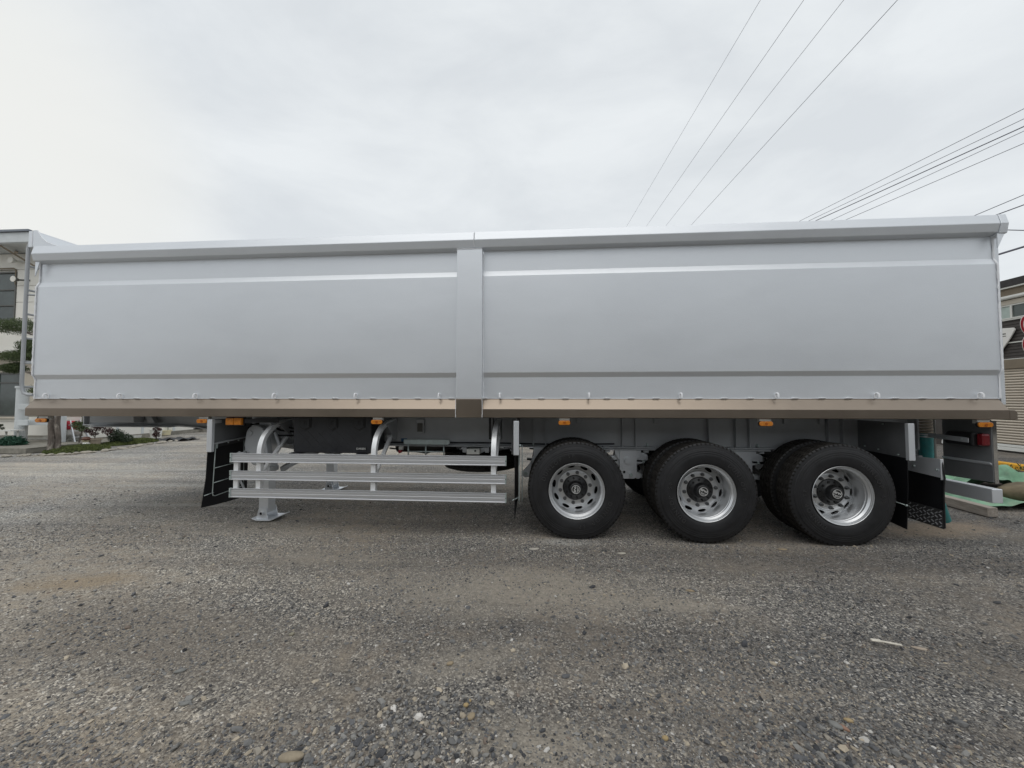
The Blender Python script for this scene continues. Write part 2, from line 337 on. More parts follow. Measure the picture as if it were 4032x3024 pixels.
ff = np.stack([i, i + ny, i + ny + 1, i + 1], -1).reshape(-1, 4)
me.from_pydata(vv.tolist(), [], ff.tolist()); me.polygons.foreach_set("use_smooth", [True] * len(me.polygons))
me.materials.append(ground_material())
tag(link("gravel_ground", me), "dark grey gravel yard with patches of tan dust", None, kind='structure')

# loose gravel: real stones, one object
def stones():
    ico_v = []; ph = (1 + 5 ** .5) / 2
    for a in (-1, 1):
        for b in (-ph, ph): ico_v += [(0, a, b), (a, b, 0), (b, 0, a)]
    iv = np.array(ico_v) / math.hypot(1, ph)
    bm = bmesh.new(); [bm.verts.new(p) for p in iv]; r = bmesh.ops.convex_hull(bm, input=bm.verts); bm.verts.index_update()
    bm.faces.ensure_lookup_table(); fi = np.array([[v.index for v in f.verts] for f in bm.faces]); bm.free()
    ov = np.array([(1, 0, 0), (-1, 0, 0), (0, 1, 0), (0, -1, 0), (0, 0, 1), (0, 0, -1)], float)
    of = np.array([(0, 2, 4), (2, 1, 4), (1, 3, 4), (3, 0, 4), (2, 0, 5), (1, 2, 5), (3, 1, 5), (0, 3, 5)])
    V = []; F = []; C = []; off = 0
    def batch(n, y0, y1, rmin, rmax, pw, bv, bf, dens):
        nonlocal off
        y = y0 + (y1 - y0) * rng.random(n); x = (rng.random(n) * 2 - 1) * (y * 1.5 + .4) - y * .07
        d = dens(x, y); k = rng.random(n) < d; x = x[k]; y = y[k]; n = len(x)
        k = (y < 6.6); x = x[k]; y = y[k]; n = len(x)
        r = rmin * (1 - rng.random(n) * (1 - (rmin / rmax) ** pw)) ** (-1 / pw)
        a = rng.random(n) * 6.283; sx = r * rng.uniform(.8, 1.35, n); sy = r * rng.uniform(.6, 1.0, n); sz = r * rng.uniform(.35, .75, n)
        P = bv[None] * (1 + rng.uniform(-.28, .28, (n, len(bv), 1)))
        P = P * np.stack([sx, sy, sz], -1)[:, None]
        ca, sa = np.cos(a)[:, None], np.sin(a)[:, None]
        ti = rng.normal(0, .25, (n, 1))
        Px = P[..., 0] * ca - P[..., 1] * sa; Py = P[..., 0] * sa + P[..., 1] * ca; Pz = P[..., 2] + Px * ti
        z = gheight(x, y) + sz * rng.uniform(.0, .6, n)
        Q = np.stack([Px + x[:, None], Py + y[:, None], Pz + z[:, None]], -1)
        V.append(Q.reshape(-1, 3)); F.append((bf[None] + (off + np.arange(n) * len(bv))[:, None, None]).reshape(-1, 3)); off += n * len(bv)
        t = rng.random(n)
        pal = np.array([(.055, .056, .06), (.10, .101, .105), (.15, .148, .145), (.20, .195, .185), (.26, .235, .20), (.36, .31, .24), (.50, .48, .45), (.18, .145, .12)])
        w = np.array([.13, .21, .25, .18, .12, .06, .025, .04]); w /= w.sum()
        c = pal[rng.choice(len(pal), n, p=w)] * rng.uniform(.8, 1.2, (n, 1)) * np.interp(x, [-5, 0, 4], [1.35, 1.1, .92])[:, None]
        C.append(np.repeat(c, len(bf), 0))
    heap = lambda x, y: np.exp(-(((x - 1.35) / .38) ** 2 + ((y - 1.78) / .22) ** 2)) + .7 * np.exp(-(((x + .45) / .35) ** 2 + ((y - 1.75) / .25) ** 2)) + .5 * np.exp(-(((x + 1.05) / .38) ** 2 + ((y - 1.6) / .2) ** 2))
    base = lambda x, y: np.clip(.12 + 1.1 * (vnoise(x, y, .9, 11) - .38) + .5 * (vnoise(x, y, .22, 12) - .5) + heap(x, y), .05, 1)
    batch(90000, 1.2, 2.6, .0035, .013, 2.4, ov, of, base)
    batch(80000, 2.3, 4.3, .0045, .015, 2.6, ov, of, base)
    batch(40000, 4.0, 6.6, .0055, .014, 3.0, ov, of, lambda x, y: base(x, y) * .7)
    batch(7000, 1.2, 2.8, .007, .022, 2.6, iv, fi, lambda x, y: np.clip(.16 + .45 * (vnoise(x, y, .6, 13) - .4) + .9 * heap(x, y), .02, 1))
    batch(2200, 2.6, 6.5, .010, .024, 3.0, iv, fi, lambda x, y: np.clip(.3 + .6 * (vnoise(x, y, .8, 14) - .4), .05, 1))
    batch(9000, 1.45, 2.2, .007, .024, 1.7, iv, fi, lambda x, y: np.clip(heap(x, y) - .12, 0, 1))
    # loose stones gathered against the outer tyres
    batch(30000, 4.02, 4.30, .004, .013, 2.2, ov, of, lambda x, y: sum(np.exp(-(((x - c) / .22) ** 2 + ((y - 4.17) / .05) ** 2)) for c in (.377, 1.729, 3.079)) * .9)
    V = np.concatenate(V); F = np.concatenate(F); C = np.concatenate(C)
    me = bpy.data.meshes.new("loose_gravel"); me.vertices.add(len(V)); me.vertices.foreach_set("co", V.ravel())
    me.loops.add(len(F) * 3); me.loops.foreach_set("vertex_index", F.ravel().astype(np.int32))
    me.polygons.add(len(F)); me.polygons.foreach_set("loop_start", np.arange(len(F), dtype=np.int32) * 3)
    me.update(calc_edges=True); me.polygons.foreach_set("use_smooth", np.zeros(len(F), bool))
    at = me.attributes.new("stone_colour", 'FLOAT_COLOR', 'FACE'); at.data.foreach_set("color", np.concatenate([C, np.ones((len(C), 1))], 1).ravel())
    m = bpy.data.materials.new("gravel_stone"); m.use_nodes = True; n = m.node_tree.nodes; l = m.node_tree.links; b = n["Principled BSDF"]
    a = n.new("ShaderNodeAttribute"); a.attribute_name = "stone_colour"; l.new(a.outputs["Color"], b.inputs["Base Color"]); b.inputs["Roughness"].default_value = .85; b.inputs["Specular IOR Level"].default_value = .3
    me.materials.append(m); o = link("loose_gravel", me); tag(o, "loose grey gravel stones scattered over the yard", "gravel", kind='stuff')
stones()

# ================================================================== BUILDINGS AND SETTING
# ---- left: cream two-storey building
WL = (-17.0, 12.0)
hl = thing("two_storey_building", (-17, 12, 0), "cream white two-storey building with dark windows left of the trailer", "building")
B().box(-26, -17.02, 12.09, 15, .25, 6.6).box(-26, -17.02, 12.2, 24, 0, .25).box(-17.1, -15.62, 12.09, 24, .15, 2.6).obj("wall", M['siding'], hl)
zs = [3.2, 3.72, 4.30, 4.88, 5.46, 6.04, 6.6]
for a, b in zip(zs, zs[1:]):                                   # upper storey boards left and right of the window
    if b > 4.25 and a < 5.96: B().box(-18.27, -17.0, 12.0, 12.03, a + .006, b - .006).obj("siding_panel", M['siding'], hl, .003, 1)
    else: B().box(-24, -17.0, 12.0, 12.03, a + .006, b - .006).obj("siding_panel", M['siding'], hl, .003, 1)
for a, b in ((.25, .72), (.72, .90)): B().box(-24, -15.6, 12.0, 12.03, a + .006, b - .006).obj("siding_panel", M['siding'], hl, .003, 1)
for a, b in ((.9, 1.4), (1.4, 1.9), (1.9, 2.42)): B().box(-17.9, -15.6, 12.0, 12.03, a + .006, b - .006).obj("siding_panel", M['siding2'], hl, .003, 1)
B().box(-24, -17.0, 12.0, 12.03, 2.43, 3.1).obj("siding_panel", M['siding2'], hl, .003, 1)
B().box(-24, -16.9, 11.55, 12.0, 3.08, 3.14).obj("canopy", M['soffit'], hl, .004, 1)
B().box(-24, -16.9, 11.53, 11.56, 3.06, 3.3).obj("canopy_edge", M['siding'], hl)
def window(parent, x0, x1, y, z0, z1, mull, trans, fr=M['frame'], gl=M['glass']):
    f = B(); t = .05
    f.box(x0, x1, y - .02, y + .05, z0, z0 + t).box(x0, x1, y - .02, y + .05, z1 - t, z1)
    for x in [x0, x1 - t] + mull: f.box(x, x + t, y - .025, y + .05, z0 + t, z1 - t)
    for z in trans: f.box(x0 + t, x1 - t, y - .012, y + .04, z, z + .04)
    o = f.obj("window", fr, parent, .003, 1)
    xs = [x0 + t] + [m for m in mull] + [x1 - t]
    for a, b in zip(xs, xs[1:]): B().box(a, b, y + .035, y + .05, z0 + t, z1 - t).obj("pane", gl, o)
    return o
window(hl, -20.6, -18.27, 12.0, 4.25, 5.96, [-19.6], [5.3, 4.75])
window(hl, -20.9, -17.9, 12.0, .90, 2.42, [-19.9, -18.9], [2.05])
B().box(-21, -17.85, 11.9, 12.0, .84, .90).obj("window_sill", M['siding2'], hl, .004, 1)
B().box(-26, -16.62, 11.2, 15.3, 6.62, 6.96).obj("eave_fascia", M['greyp'], hl, .006, 1)
for k in range(5): B().box(-24.4 + k * 1.55, -24.4 + k * 1.55 + 1.54, 11.17, 11.2, 6.64, 6.96).obj("fascia_panel", M['greyp'], hl)
B().prism([(-26, 6.97), (-16.6, 6.97), (-16.6, 7.03), (-26, 7.10)], 'y', 11.1, 15.4).obj("roof", M['roofg'], hl)
B().bar((-17.3, 11.3, 6.35), (-18.2, 11.9, 6.6), .07, .07).bar((-17.15, 11.95, 5.9), (-17.9, 11.3, 6.6), .05, .05).obj("eave_strut", M['soffit'], hl)
B().tube([(-24, 11.98, 6.08), (-18.4, 11.98, 6.08), (-18.3, 11.98, 6.02), (-18.3, 11.98, 5.5)], .02).obj("cable_conduit", M['soffit'], hl)
for zz, xx in ((6.28, -18.15), (5.62, -18.02)):
    lp = B().lathe([(-.02, .0), (-.02, .09), (.01, .10), (.07, .07), (.14, .03)], (xx, 11.75, zz), 20).cyl((xx, 11.85, zz), (xx + .25, 12.0, zz + .02), .03, 8).obj("wall_lamp", M['frame' if zz < 6 else 'frame2'], hl)
    B().cyl((xx, 11.72, zz), (xx, 11.735, zz), .10, 16).obj("lamp_glass", M['siding'], lp)
# side wall running away behind the trailer: panels between pale battens
for k, (a, b) in enumerate(((12.05, 13.1), (13.14, 14.0), (14.04, 15.3), (15.34, 16.5))):
    B().box(-15.6, -15.57, a, b, .15, 2.4).obj("siding_panel", M['siding'], hl, .003, 1)
for a in (13.12, 14.02, 15.32): B().box(-15.6, -15.555, a - .045, a + .045, .15, 2.4).obj("batten", M['greyp'], hl)
B().box(-15.62, -15.56, 12.03, 16.6, -.05, .148).obj("plinth", M['concrete'], hl)
B().box(-15.7, -15.6, 16.6, 18.2, .3, 2.4).obj("dark_opening", M['frame'], hl)
B().box(-15.7, -15.4, 16.6, 18.3, .0, .25).obj("door_step", M['concrete'], hl, .01, 1)
B().box(-15.6, -15.57, 18.3, 22.5, .25, 2.4).obj("siding_panel", M['siding'], hl)
B().box(-15.62, -15.56, 18.3, 22.5, 0, .248).obj("plinth", M['concrete'], hl)
for y in (15.0,): B().tube([(-15.5, y, 2.2), (-15.5, y, .10)], .03).obj("downpipe", M['greyp'], hl)
# pale grey portal frame in front of it
pf = thing("portal_frame", (-17, 11.4, 0), "pale grey post and beam frame in front of the left building", "post frame")
B().cyl((-16.94, 11.4, .1), (-16.94, 11.4, 1.86), .145, 24).obj("round_post", M['greyp'], pf)
B().cyl((-16.94, 11.4, 1.86), (-16.94, 11.4, 1.93), .17, 24).obj("post_cap", M['greyp'], pf)
B().box(-15.78, -15.51, 11.35, 11.55, .1, 1.6).obj("square_post", M['greyp'], pf, .01, 1)
B().box(-16.80, -15.79, 11.36, 11.54, .66, .83).obj("beam", M['greyp'], pf, .006, 1)
B().box(-16.80, -16.42, 11.2, 11.24, 1.17, 1.35).obj("collar", M['greyp'], pf, .006, 1)
B().box(-16.80, -16.42, 11.2, 11.24, .66, .83).obj("collar", M['greyp'], pf, .006, 1)
# kerb, garden
B().box(-20, -14.1, 9.6, 9.75, 0, .16).box(-14.25, -14.1, 9.75, 11.2, 0, .16).obj("kerb", M['concrete'], None, .015, 2)
tag(bpy.data.objects["kerb"], "low weathered concrete kerb round the garden bed", "kerb")
B().box(-22, -14.25, 9.75, 13, 0, .10).obj("garden_bed", M['concrete'])
tag(bpy.data.objects["garden_bed"], "bare earth strip along the left building", kind='structure')
def leafmass(name, ells, n, size, m, parent, shape=.6):
    V = []; F = []
    c = np.array([e[0] for e in ells]); r = np.array([e[1] for e in ells]); w_ = np.prod(r, 1) ** (2 / 3); w_ /= w_.sum()
    k = rng.choice(len(ells), n, p=w_); d = rng.normal(size=(n, 3)); d /= np.linalg.norm(d, axis=1)[:, None]
    rad = rng.random(n) ** .35; p = c[k] + r[k] * d * rad[:, None] * rng.uniform(.85, 1.12, (n, 1))
    a = rng.normal(size=(n, 3)); a /= np.linalg.norm(a, axis=1)[:, None]; b = np.cross(a, rng.normal(size=(n, 3))); b /= np.linalg.norm(b, axis=1)[:, None]
    s = size * rng.uniform(.6, 1.3, (n, 1)); v = np.stack([p - a * s, p + b * s * shape * .5, p + a * s, p - b * s * shape * .5], 1).reshape(-1, 3)
    bb = B(); bb.v = v.tolist(); bb.f = [(4 * q, 4 * q + 1, 4 * q + 2, 4 * q + 3) for q in range(n)]; bb.sm = [False] * n
    off = wpos(parent) if parent else Vector((0, 0, 0))
    me = bpy.data.meshes.new(name); me.from_pydata((v - np.array(off)).tolist(), [], bb.f); me.materials.append(m)
    return link(name, me, parent, off)
pine = thing("pine_tree", (-13.75, 9.9, 0), "cloud-pruned pine with flat green pads at the trailer's nose", "tree")
B().tube([(-13.75, 9.9, -.05), (-13.72, 9.9, .35), (-13.85, 9.95, .75), (-13.78, 9.9, 1.2), (-14.1, 9.95, 1.9), (-14.0, 9.9, 2.7), (-14.3, 9.9, 3.3)], [.10, .08, .065, .06, .055, .05, .04], 12).obj("trunk", M['bark'], pine)
B().tube([(-13.62, 9.95, -.05), (-13.60, 9.95, .4), (-13.66, 9.95, .8), (-13.62, 9.95, 1.3)], [.07, .055, .06, .045], 10).obj("trunk", M['bark'], pine)
pads = [((-15.1, 9.9, 3.58), (.75, .5, .16)), ((-14.45, 9.9, 3.0), (.3, .35, .16)), ((-14.75, 9.9, 2.72), (.62, .45, .14)), ((-15.05, 9.9, 2.38), (.28, .3, .10)), ((-13.95, 9.9, 1.75), (.35, .35, .14)), ((-14.1, 9.9, 2.75), (.3, .3, .14))]
pads = [(c, (r[0], r[1], r[2] * 1.35)) for c, r in pads]
for c_, r_ in pads: leafmass("foliage_pad", [(c_, r_), ((c_[0] + r_[0] * .3, c_[1], c_[2] + .05), (r_[0] * .6, r_[1] * .6, r_[2])), ((c_[0] - r_[0] * .4, c_[1], c_[2] + .03), (r_[0] * .5, r_[1] * .6, r_[2] * .8))], 5200, .034, M['leafg'], pine, .35)
B().tube([(-14.1, 9.9, 1.9), (-14.5, 9.9, 2.25), (-15.1, 9.9, 2.35)], [.035, .03, .015], 6).obj("branch", M['bark'], pine)
B().tube([(-14.0, 9.9, 2.6), (-14.4, 9.9, 2.62), (-14.9, 9.9, 2.68)], [.035, .03, .015], 6).obj("branch", M['bark'], pine)
B().tube([(-14.3, 9.9, 3.3), (-14.8, 9.9, 3.45), (-15.3, 9.9, 3.5)], [.04, .03, .015], 6).obj("branch", M['bark'], pine)
# moss beds and edging stones
def bed(name, cx_, cy_, rx, ry, rot, label):
    n = 5200; a = rng.random(n) * 6.283; r = rng.random(n) ** .5; x = rx * r * np.cos(a); y = ry * r * np.sin(a); z = .10 * (1 - r ** 2.5) + .02 * rng.random(n)
    ca, sa = math.cos(rot), math.sin(rot); px = cx_ + x * ca - y * sa; py = cy_ + x * sa + y * ca
    p = np.stack([px, py, z], -1); t = rng.normal(size=(n, 3)) * [1, 1, .6]; t /= np.linalg.norm(t, axis=1)[:, None]; s = .035
    v = np.stack([p - t * s, p + [0, 0, .05] + rng.normal(0, .012, (n, 3)), p + t * s], 1).reshape(-1, 3)
    me = bpy.data.meshes.new(name); me.from_pydata(v.tolist(), [], [(3 * q, 3 * q + 1, 3 * q + 2) for q in range(n)]); me.materials.append(M['moss'])
    tag(link(name, me), label, "ground cover", kind='stuff')
bed("moss_bed", -13.2, 10.35, .62, .75, R(20), "near mat of low green ground cover behind the pine")
bed("moss_bed", -13.75, 12.15, .45, .85, R(0), "far mat of low green ground cover by the white buckets")
def rock_mesh(seed, r):
    bm = bmesh.new(); bmesh.ops.create_icosphere(bm, subdivisions=2, radius=1); rr = random.Random(seed)
    for v in bm.verts:
        v.co *= 1 + rr.uniform(-.13, .13) + .12 * math.sin(v.co.x * 3 + seed) ; v.co.x *= r[0]; v.co.y *= r[1]; v.co.z *= r[2]
    me = bpy.data.meshes.new("edging_stone"); bm.to_mesh(me); bm.free(); me.materials.append(M['rock']); return me
rms = [rock_mesh(k, (.12, .075, .045)) for k in range(6)]
edge = [(-14.3, 9.0), (-13.9, 9.15), (-13.55, 9.2), (-13.2, 9.38), (-12.9, 9.5), (-12.7, 9.75), (-12.6, 10.05), (-12.55, 10.4), (-12.6, 10.8), (-12.75, 11.15), (-12.95, 11.45), (-13.1, 11.8), (-13.05, 12.15), (-13.05, 12.5), (-13.15, 12.9), (-13.5, 13.3), (-13.6, 13.9)]
k = 0
for (xa, ya), (xb, yb) in zip(edge, edge[1:]):
    for u in (0, .35, .7):
        x = xa + (xb - xa) * u; y = ya + (yb - ya) * u; s_ = random.uniform(.45, 1.15)
        o = link("edging_stone", rms[k % 6], None, (x + random.uniform(-.10, .10), y + random.uniform(-.10, .10), .02 * s_)); o.rotation_euler = (random.uniform(-.2, .2), random.uniform(-.2, .2), random.uniform(0, 3)); o.scale = (s_ * random.uniform(.7, 1.3), s_, s_ * random.uniform(.6, 1.2)); k += 1
        if ya < 9.5: tag(o, "rough pale stone of the jumble round the foot of the pine", "stone", "stones at the foot of the pine")
        else: tag(o, "pale rough stone in the row edging the green garden beds", "stone", "stones edging the garden beds")
# objects by the left building
o = B().box(-17.0, -16.5, 10.85, 11.2, .50, .53).cyl((-16.86, 11.0, .1), (-16.86, 11.0, .5), .025, 8).cyl((-16.6, 11.1, .1), (-16.6, 11.1, .5), .02, 8).obj("garden_table", M['pvcw']); tag(o, "small white table left of the round grey post", "table")
leafmass("netting_heap", [((-16.2, 10.7, .16), (.42, .25, .2))], 1800, .06, M['gnet'], None); tag(bpy.data.objects["netting_heap"], "heap of dark green netting at the foot of the round post", "netting")
t = thing("topiary_plant", (-17.4, 11.0, .1), "thin dark plant with pom-pom heads at the left edge", "plant")
B().tube([(-17.35, 11, .1), (-17.3, 11, .4), (-17.15, 11, .6)], .012, 6).tube([(-17.3, 11, .4), (-17.45, 11, .58)], .01, 6).obj("stem", M['leafd'], t)
leafmass("foliage", [((-17.15, 11, .62), (.06, .06, .05)), ((-17.0, 11, .58), (.05, .05, .045)), ((-17.28, 11, .52), (.07, .06, .05)), ((-17.3, 11, .36), (.06, .05, .04)), ((-17.05, 11, .68), (.05, .05, .04))], 700, .02, M['leafd'], t)
def pot(x, y, z, r0, r1, h, m): return B().lathe([(0, 0), (0, r0), (h, r1), (h, r1 + .015), (h - .03, r1 + .015), (h - .03, r1 - .01), (h - .04, 0)], (x, y, z), 20, 'z')
o = pot(-15.0, 11.75, 0.1, .28, .30, .22, 0).obj("glazed_planter", M['bluepat']); tag(o, "dark blue patterned planter under the white bucket", "planter")
o = pot(-15.02, 11.75, .32, .13, .15, .17, 0).obj("bucket", M['pvcw']); tag(o, "white bucket under the red bag", "bucket")
o = B().box(-15.25, -14.78, 11.6, 11.9, .49, .78).obj("red_bag", M['redcloth'], None, .09, 3); tag(o, "red plastic bag on top of the stacked white bucket", "bag")
t = thing("stepladder", (-14.7, 11.8, .05), "small aluminium stepladder leaning beside the red bag", "ladder")
for a, b in (((-14.85, 11.7, .8), (-14.5, 11.6, .05)), ((-14.85, 11.95, .8), (-14.5, 12.05, .05)), ((-14.9, 11.7, .8), (-15.1, 11.7, .1))): B().bar(a, b, .03, .05).obj("rail", M['alu'], t)
for k in range(3): B().bar((-14.6 - .1 * k, 11.62, .25 + .2 * k), (-14.6 - .1 * k, 12.02, .25 + .2 * k), .06, .02).obj("step", M['alu'], t)
t = thing("potted_bonsai", (-14.2, 11.3, 0), "small green bonsai tree with a broad crown in front of the cream wall", "plant")
B().tube([(-14.2, 11.4, .0), (-14.22, 11.4, .3), (-14.15, 11.4, .6)], [.03, .022, .015], 8).obj("trunk", M['bark'], t)
leafmass("crown", [((-14.2, 11.4, .78), (.24, .2, .12)), ((-14.1, 11.4, .66), (.14, .15, .08)), ((-14.35, 11.4, .85), (.12, .12, .07))], 1300, .03, M['leafg'], t)
t = thing("garden_figure", (-13.95, 11.0, 0), "small white garden figure with a brown hood", "figurine")
B().lathe([(0, 0), (0, .10), (.06, .14), (.14, .13), (.2, .07), (.22, 0)], (-13.95, 11.0, .02), 18, 'z').obj("body", M['pvcw'], t)
B().lathe([(-.02, 0), (0, .08), (.07, .12), (.13, .09), (.16, 0)], (-13.95, 11.0, .22), 16, 'z').obj("head", M['cream'], t)
B().lathe([(.06, .125), (.12, .14), (.19, .09), (.21, 0)], (-13.95, 11.01, .22), 16, 'z').obj("hood", M['darkskin'], t)
t = thing("potted_shrub", (-13.75, 11.4, 0), "dark red shrub in a buff pot behind the low stones", "plant")
pot(-13.72, 11.2, .0, .11, .16, .26, 0).obj("flower_pot", M['terra'], t)
B().tube([(-13.72, 11.2, .2), (-13.7, 11.2, .5), (-13.6, 11.2, .7)], .012, 6).tube([(-13.72, 11.2, .3), (-13.95, 11.2, .5)], .01, 6).obj("stem", M['bark'], t)
leafmass("foliage", [((-13.95, 11.2, .5), (.12, .12, .07)), ((-13.62, 11.2, .62), (.16, .15, .12)), ((-13.4, 11.3, .5), (.14, .14, .12)), ((-13.75, 11.2, .42), (.12, .1, .07))], 1100, .03, M['leafr'], t)
t = thing("leafy_shrub", (-13.6, 11.9, 0), "dense dark green shrub right of the buff pot", "shrub")
B().tube([(-13.45, 11.8, 0), (-13.45, 11.8, .4)], .015, 6).obj("stem", M['bark'], t)
leafmass("foliage", [((-13.5, 11.7, .28), (.2, .25, .24)), ((-13.3, 11.8, .2), (.2, .2, .16))], 2000, .035, M['leafd'], t)
t = thing("bare_shrub", (-13.5, 13.4, 0), "small twiggy shrub behind the far green bed", "shrub")
leafmass("foliage", [((-13.7, 12.8, .45), (.08, .1, .08)), ((-13.55, 12.8, .42), (.06, .07, .06)), ((-13.65, 12.8, .25), (.12, .1, .12))], 320, .04, M['leafr'], t)
B().tube([(-13.65, 12.8, 0), (-13.68, 12.8, .4)], .012, 6).obj("stem", M['bark'], t)
def bucket(x, y, r, h, m, label):
    t = thing("bucket", (x, y, .0), label, "bucket", "plastic tubs by the left building")
    pot(x, y, .02, r * .82, r, h, 0).obj("tub", m, t); B().tube([(x - r, y, h), (x - r * .3, y - r, h * .55), (x + r * .5, y - r * .95, h * .6), (x + r, y, h)], .008, 6).obj("handle", M['frame2'], t)
bucket(-14.35, 13.75, .19, .34, M['pvcw'], "white plastic bucket standing by the wall's plinth")
bucket(-14.85, 14.9, .19, .2, M['cream'], "cream plastic tub right of the white bucket")
o = B().prism([(-.3, .02), (-.2, -.14), (.18, -.14), (.24, .02), (.2, .02), (.15, -.1), (-.17, -.1), (-.25, .02)], 'y', 12.8, 13.15).obj("plant_tray", M['pvcw']); o.location = (-14.25, 0, .17); tag(o, "white plastic trough behind the far green bed", "tray")
bmk = B(); NXX = 14
for a in range(NXX):
    for b in range(5): bmk.v.append((-13.9 + a * .09, 12.9 + b * .18, .05 + .06 * math.sin(a * 1.1 + b) * math.cos(b * 1.7)))
bmk.f = [(a * 5 + b, a * 5 + 5 + b, a * 5 + 6 + b, a * 5 + 1 + b) for a in range(NXX - 1) for b in range(4)]; bmk.sm = [True] * len(bmk.f)
o = bmk.obj("plastic_sheet", M['black']); tag(o, "crumpled black plastic sheet on the ground by the buckets", "sheet")

for nm, dx in (("potted_bonsai", -.62), ("garden_figure", -.15), ("potted_shrub", -.33), ("leafy_shrub", -.4), ("moss_bed", -.3), ("moss_bed.001", -.15), ("bucket", -.75), ("glazed_planter", -.75), ("red_bag", -.75), ("stepladder", -.75), ("bucket.001", -.35), ("bucket.002", -.65), ("plant_tray", -.6)):
    bpy.data.objects[nm].location.x += dx
bpy.data.objects['potted_bonsai'].location.z -= .12; bpy.data.objects['garden_figure'].scale = (.8, .8, .8)
# ---- right: dark brown house with shutter
XR = 13.2
hr = thing("brown_house", (XR, 12, 0), "dark brown house with beige roller shutter right of the trailer", "house")
B().box(XR + .04, 22, 5, 20, 0, 4.75).obj("wall", M['browns'], hr)
z = 2.64; k = 0
while z < 3.72:                                                    # overlapping clapboards
    B().prism([(XR + .04, z), (XR + .012, z), (XR + .03, z + .085), (XR + .04, z + .085)], 'y', 10.4, 13.5).obj("siding_board", M['browns'], hr); z += .088
for zz, h_ in ((2.62, .022), (3.08, .03), (3.73, .05)): B().box(XR - .015, XR + .01, 10.4, 13.5, zz, zz + h_).obj("trim_band", M['frame2'], hr)
f_ = B(); 
for y in (10.9, 11.78, 12.6): f_.box(XR - .03, XR + .02, y - .02, y + .03, 3.80, 4.13)
f_.box(XR - .03, XR + .02, 10.9, 12.6, 4.13, 4.17).box(XR - .03, XR + .02, 10.9, 12.6, 3.77, 3.80)
wn = f_.obj("window", M['frame2'], hr)
B().box(XR + .0, XR + .03, 11.81, 12.58, 3.80, 4.13).obj("pane", M['curtain'], wn); B().box(XR + .0, XR + .03, 10.93, 11.76, 3.80, 4.13).obj("pane", M['glass'], wn)
B().box(XR - .05, XR + .03, 10.4, 13.5, 4.17, 4.30).obj("beige_band", M['siding2'], hr)
B().cyl((XR - .1, 10.4, 4.36), (XR - .1, 13.5, 4.36), .055, 12).obj("gutter", M['pvcw'], hr)
B().box(XR - .12, XR + .03, 10.4, 13.5, 4.41, 4.60).obj("soffit", M['soffit'], hr)
B().box(XR - .2, XR, 10.4, 13.5, 4.60, 4.64).obj("roof_edge", M['frame2'], hr)
B().prism([(XR - .22, 4.645), (XR - .22, 4.84), (XR + 4, 5.45), (XR + 4, 4.645)], 'y', 8, 16).obj("roof", M['tiles'], hr)
z = .24
while z < 2.36:                                                    # roller shutter slats
    B().prism([(XR + .03, z), (XR - .012, z + .006), (XR - .022, z + .035), (XR - .004, z + .066), (XR + .03, z + .07)], 'y', 8.5, 13.8).obj("shutter_slat", M['shutter'], hr); z += .0755
B().box(XR - .05, XR + .03, 8.5, 13.8, 2.37, 2.62).obj("shutter_box", M['soffit'], hr)
B().box(XR - .06, XR + .03, 8.5, 13.8, .05, .15).obj("shutter_bottom_rail", M['pvcw'], hr, .005, 1); B().box(XR - .04, XR + .03, 8.5, 13.8, .16, .225).obj("shutter_bottom_rail", M['pvcw'], hr, .005, 1)
lg = B().prism([(12.5, 3.57), (11.72, 3.50), (11.69, 3.44), (11.82, 3.2), (12.04, 2.87), (12.2, 2.62), (12.5, 2.62)], 'x', XR - .06, XR - .02).obj("wall_sign", M['signwhite'], hr, .01, 2)
B().box(XR - .066, XR - .061, 11.9, 12.4, 3.34, 3.37).box(XR - .066, XR - .061, 11.9, 12.4, 3.28, 3.30).box(XR - .066, XR - .061, 12.02, 12.4, 2.95, 3.0).obj("sign_slot", M['frame'], lg)
# unseen shed behind the viewpoint, added to darken the skirt and underbody
sh_ = thing("unseen_shed", (0, -11, 0), "unseen long dark shed behind the viewpoint added to darken reflections in the skirt", "shed")
B().box(-24, 24, -15, -11, 0, 5.2).obj("wall", M['browns'], sh_); B().prism([(-10.6, 5.15), (-10.6, 5.3), (-15, 6.4), (-15, 5.15)], 'x', -24.3, 24.3).obj("roof", M['tiles'], sh_)
for k in range(7): B().box(-20 + k * 6, -17 + k * 6, -10.98, -10.94, .1, 3.4).obj("roller_door", M['greyp'], sh_)
# round prohibition signs on one pole
t = thing("road_sign", (12.45, 10.75, 0), "two round red and white prohibition signs on a pole at the right edge", "road sign")
B().cyl((12.52, 10.78, 0), (12.42, 10.70, 3.7), .03, 12).obj("pole", M['greyp'], t)
for c in ((12.186, 10.585, 3.372), (12.235, 10.609, 2.868)):
    c = Vector(c); d = Vector((math.sin(R(12 + 4.33)), -math.cos(R(12 + 4.33)), 0)); q = d.to_track_quat('Z', 'Y')
    def disc(r0, r1, off, m, nm, par):
        vs = []; n = 40
        for r in (r0, r1):
            for h in (0, .004):
                for k in range(n): vs.append(c + q @ Vector((r * math.cos(k * 6.28319 / n), r * math.sin(k * 6.28319 / n), off + h)))
        fs = []
        for k in range(n):
            j = (k + 1) % n; fs += [(n + k, n + j, 3 * n + j, 3 * n + k), (k, j, 2 * n + j, 2 * n + k), (2 * n + k, 2 * n + j, 3 * n + j, 3 * n + k)]
        return B().add(vs, fs).obj(nm, m, par)
    p_ = disc(0, .25, 0, M['signwhite'], "sign_plate", t); disc(.165, .238, .005, M['signred'], "red_ring", p_)
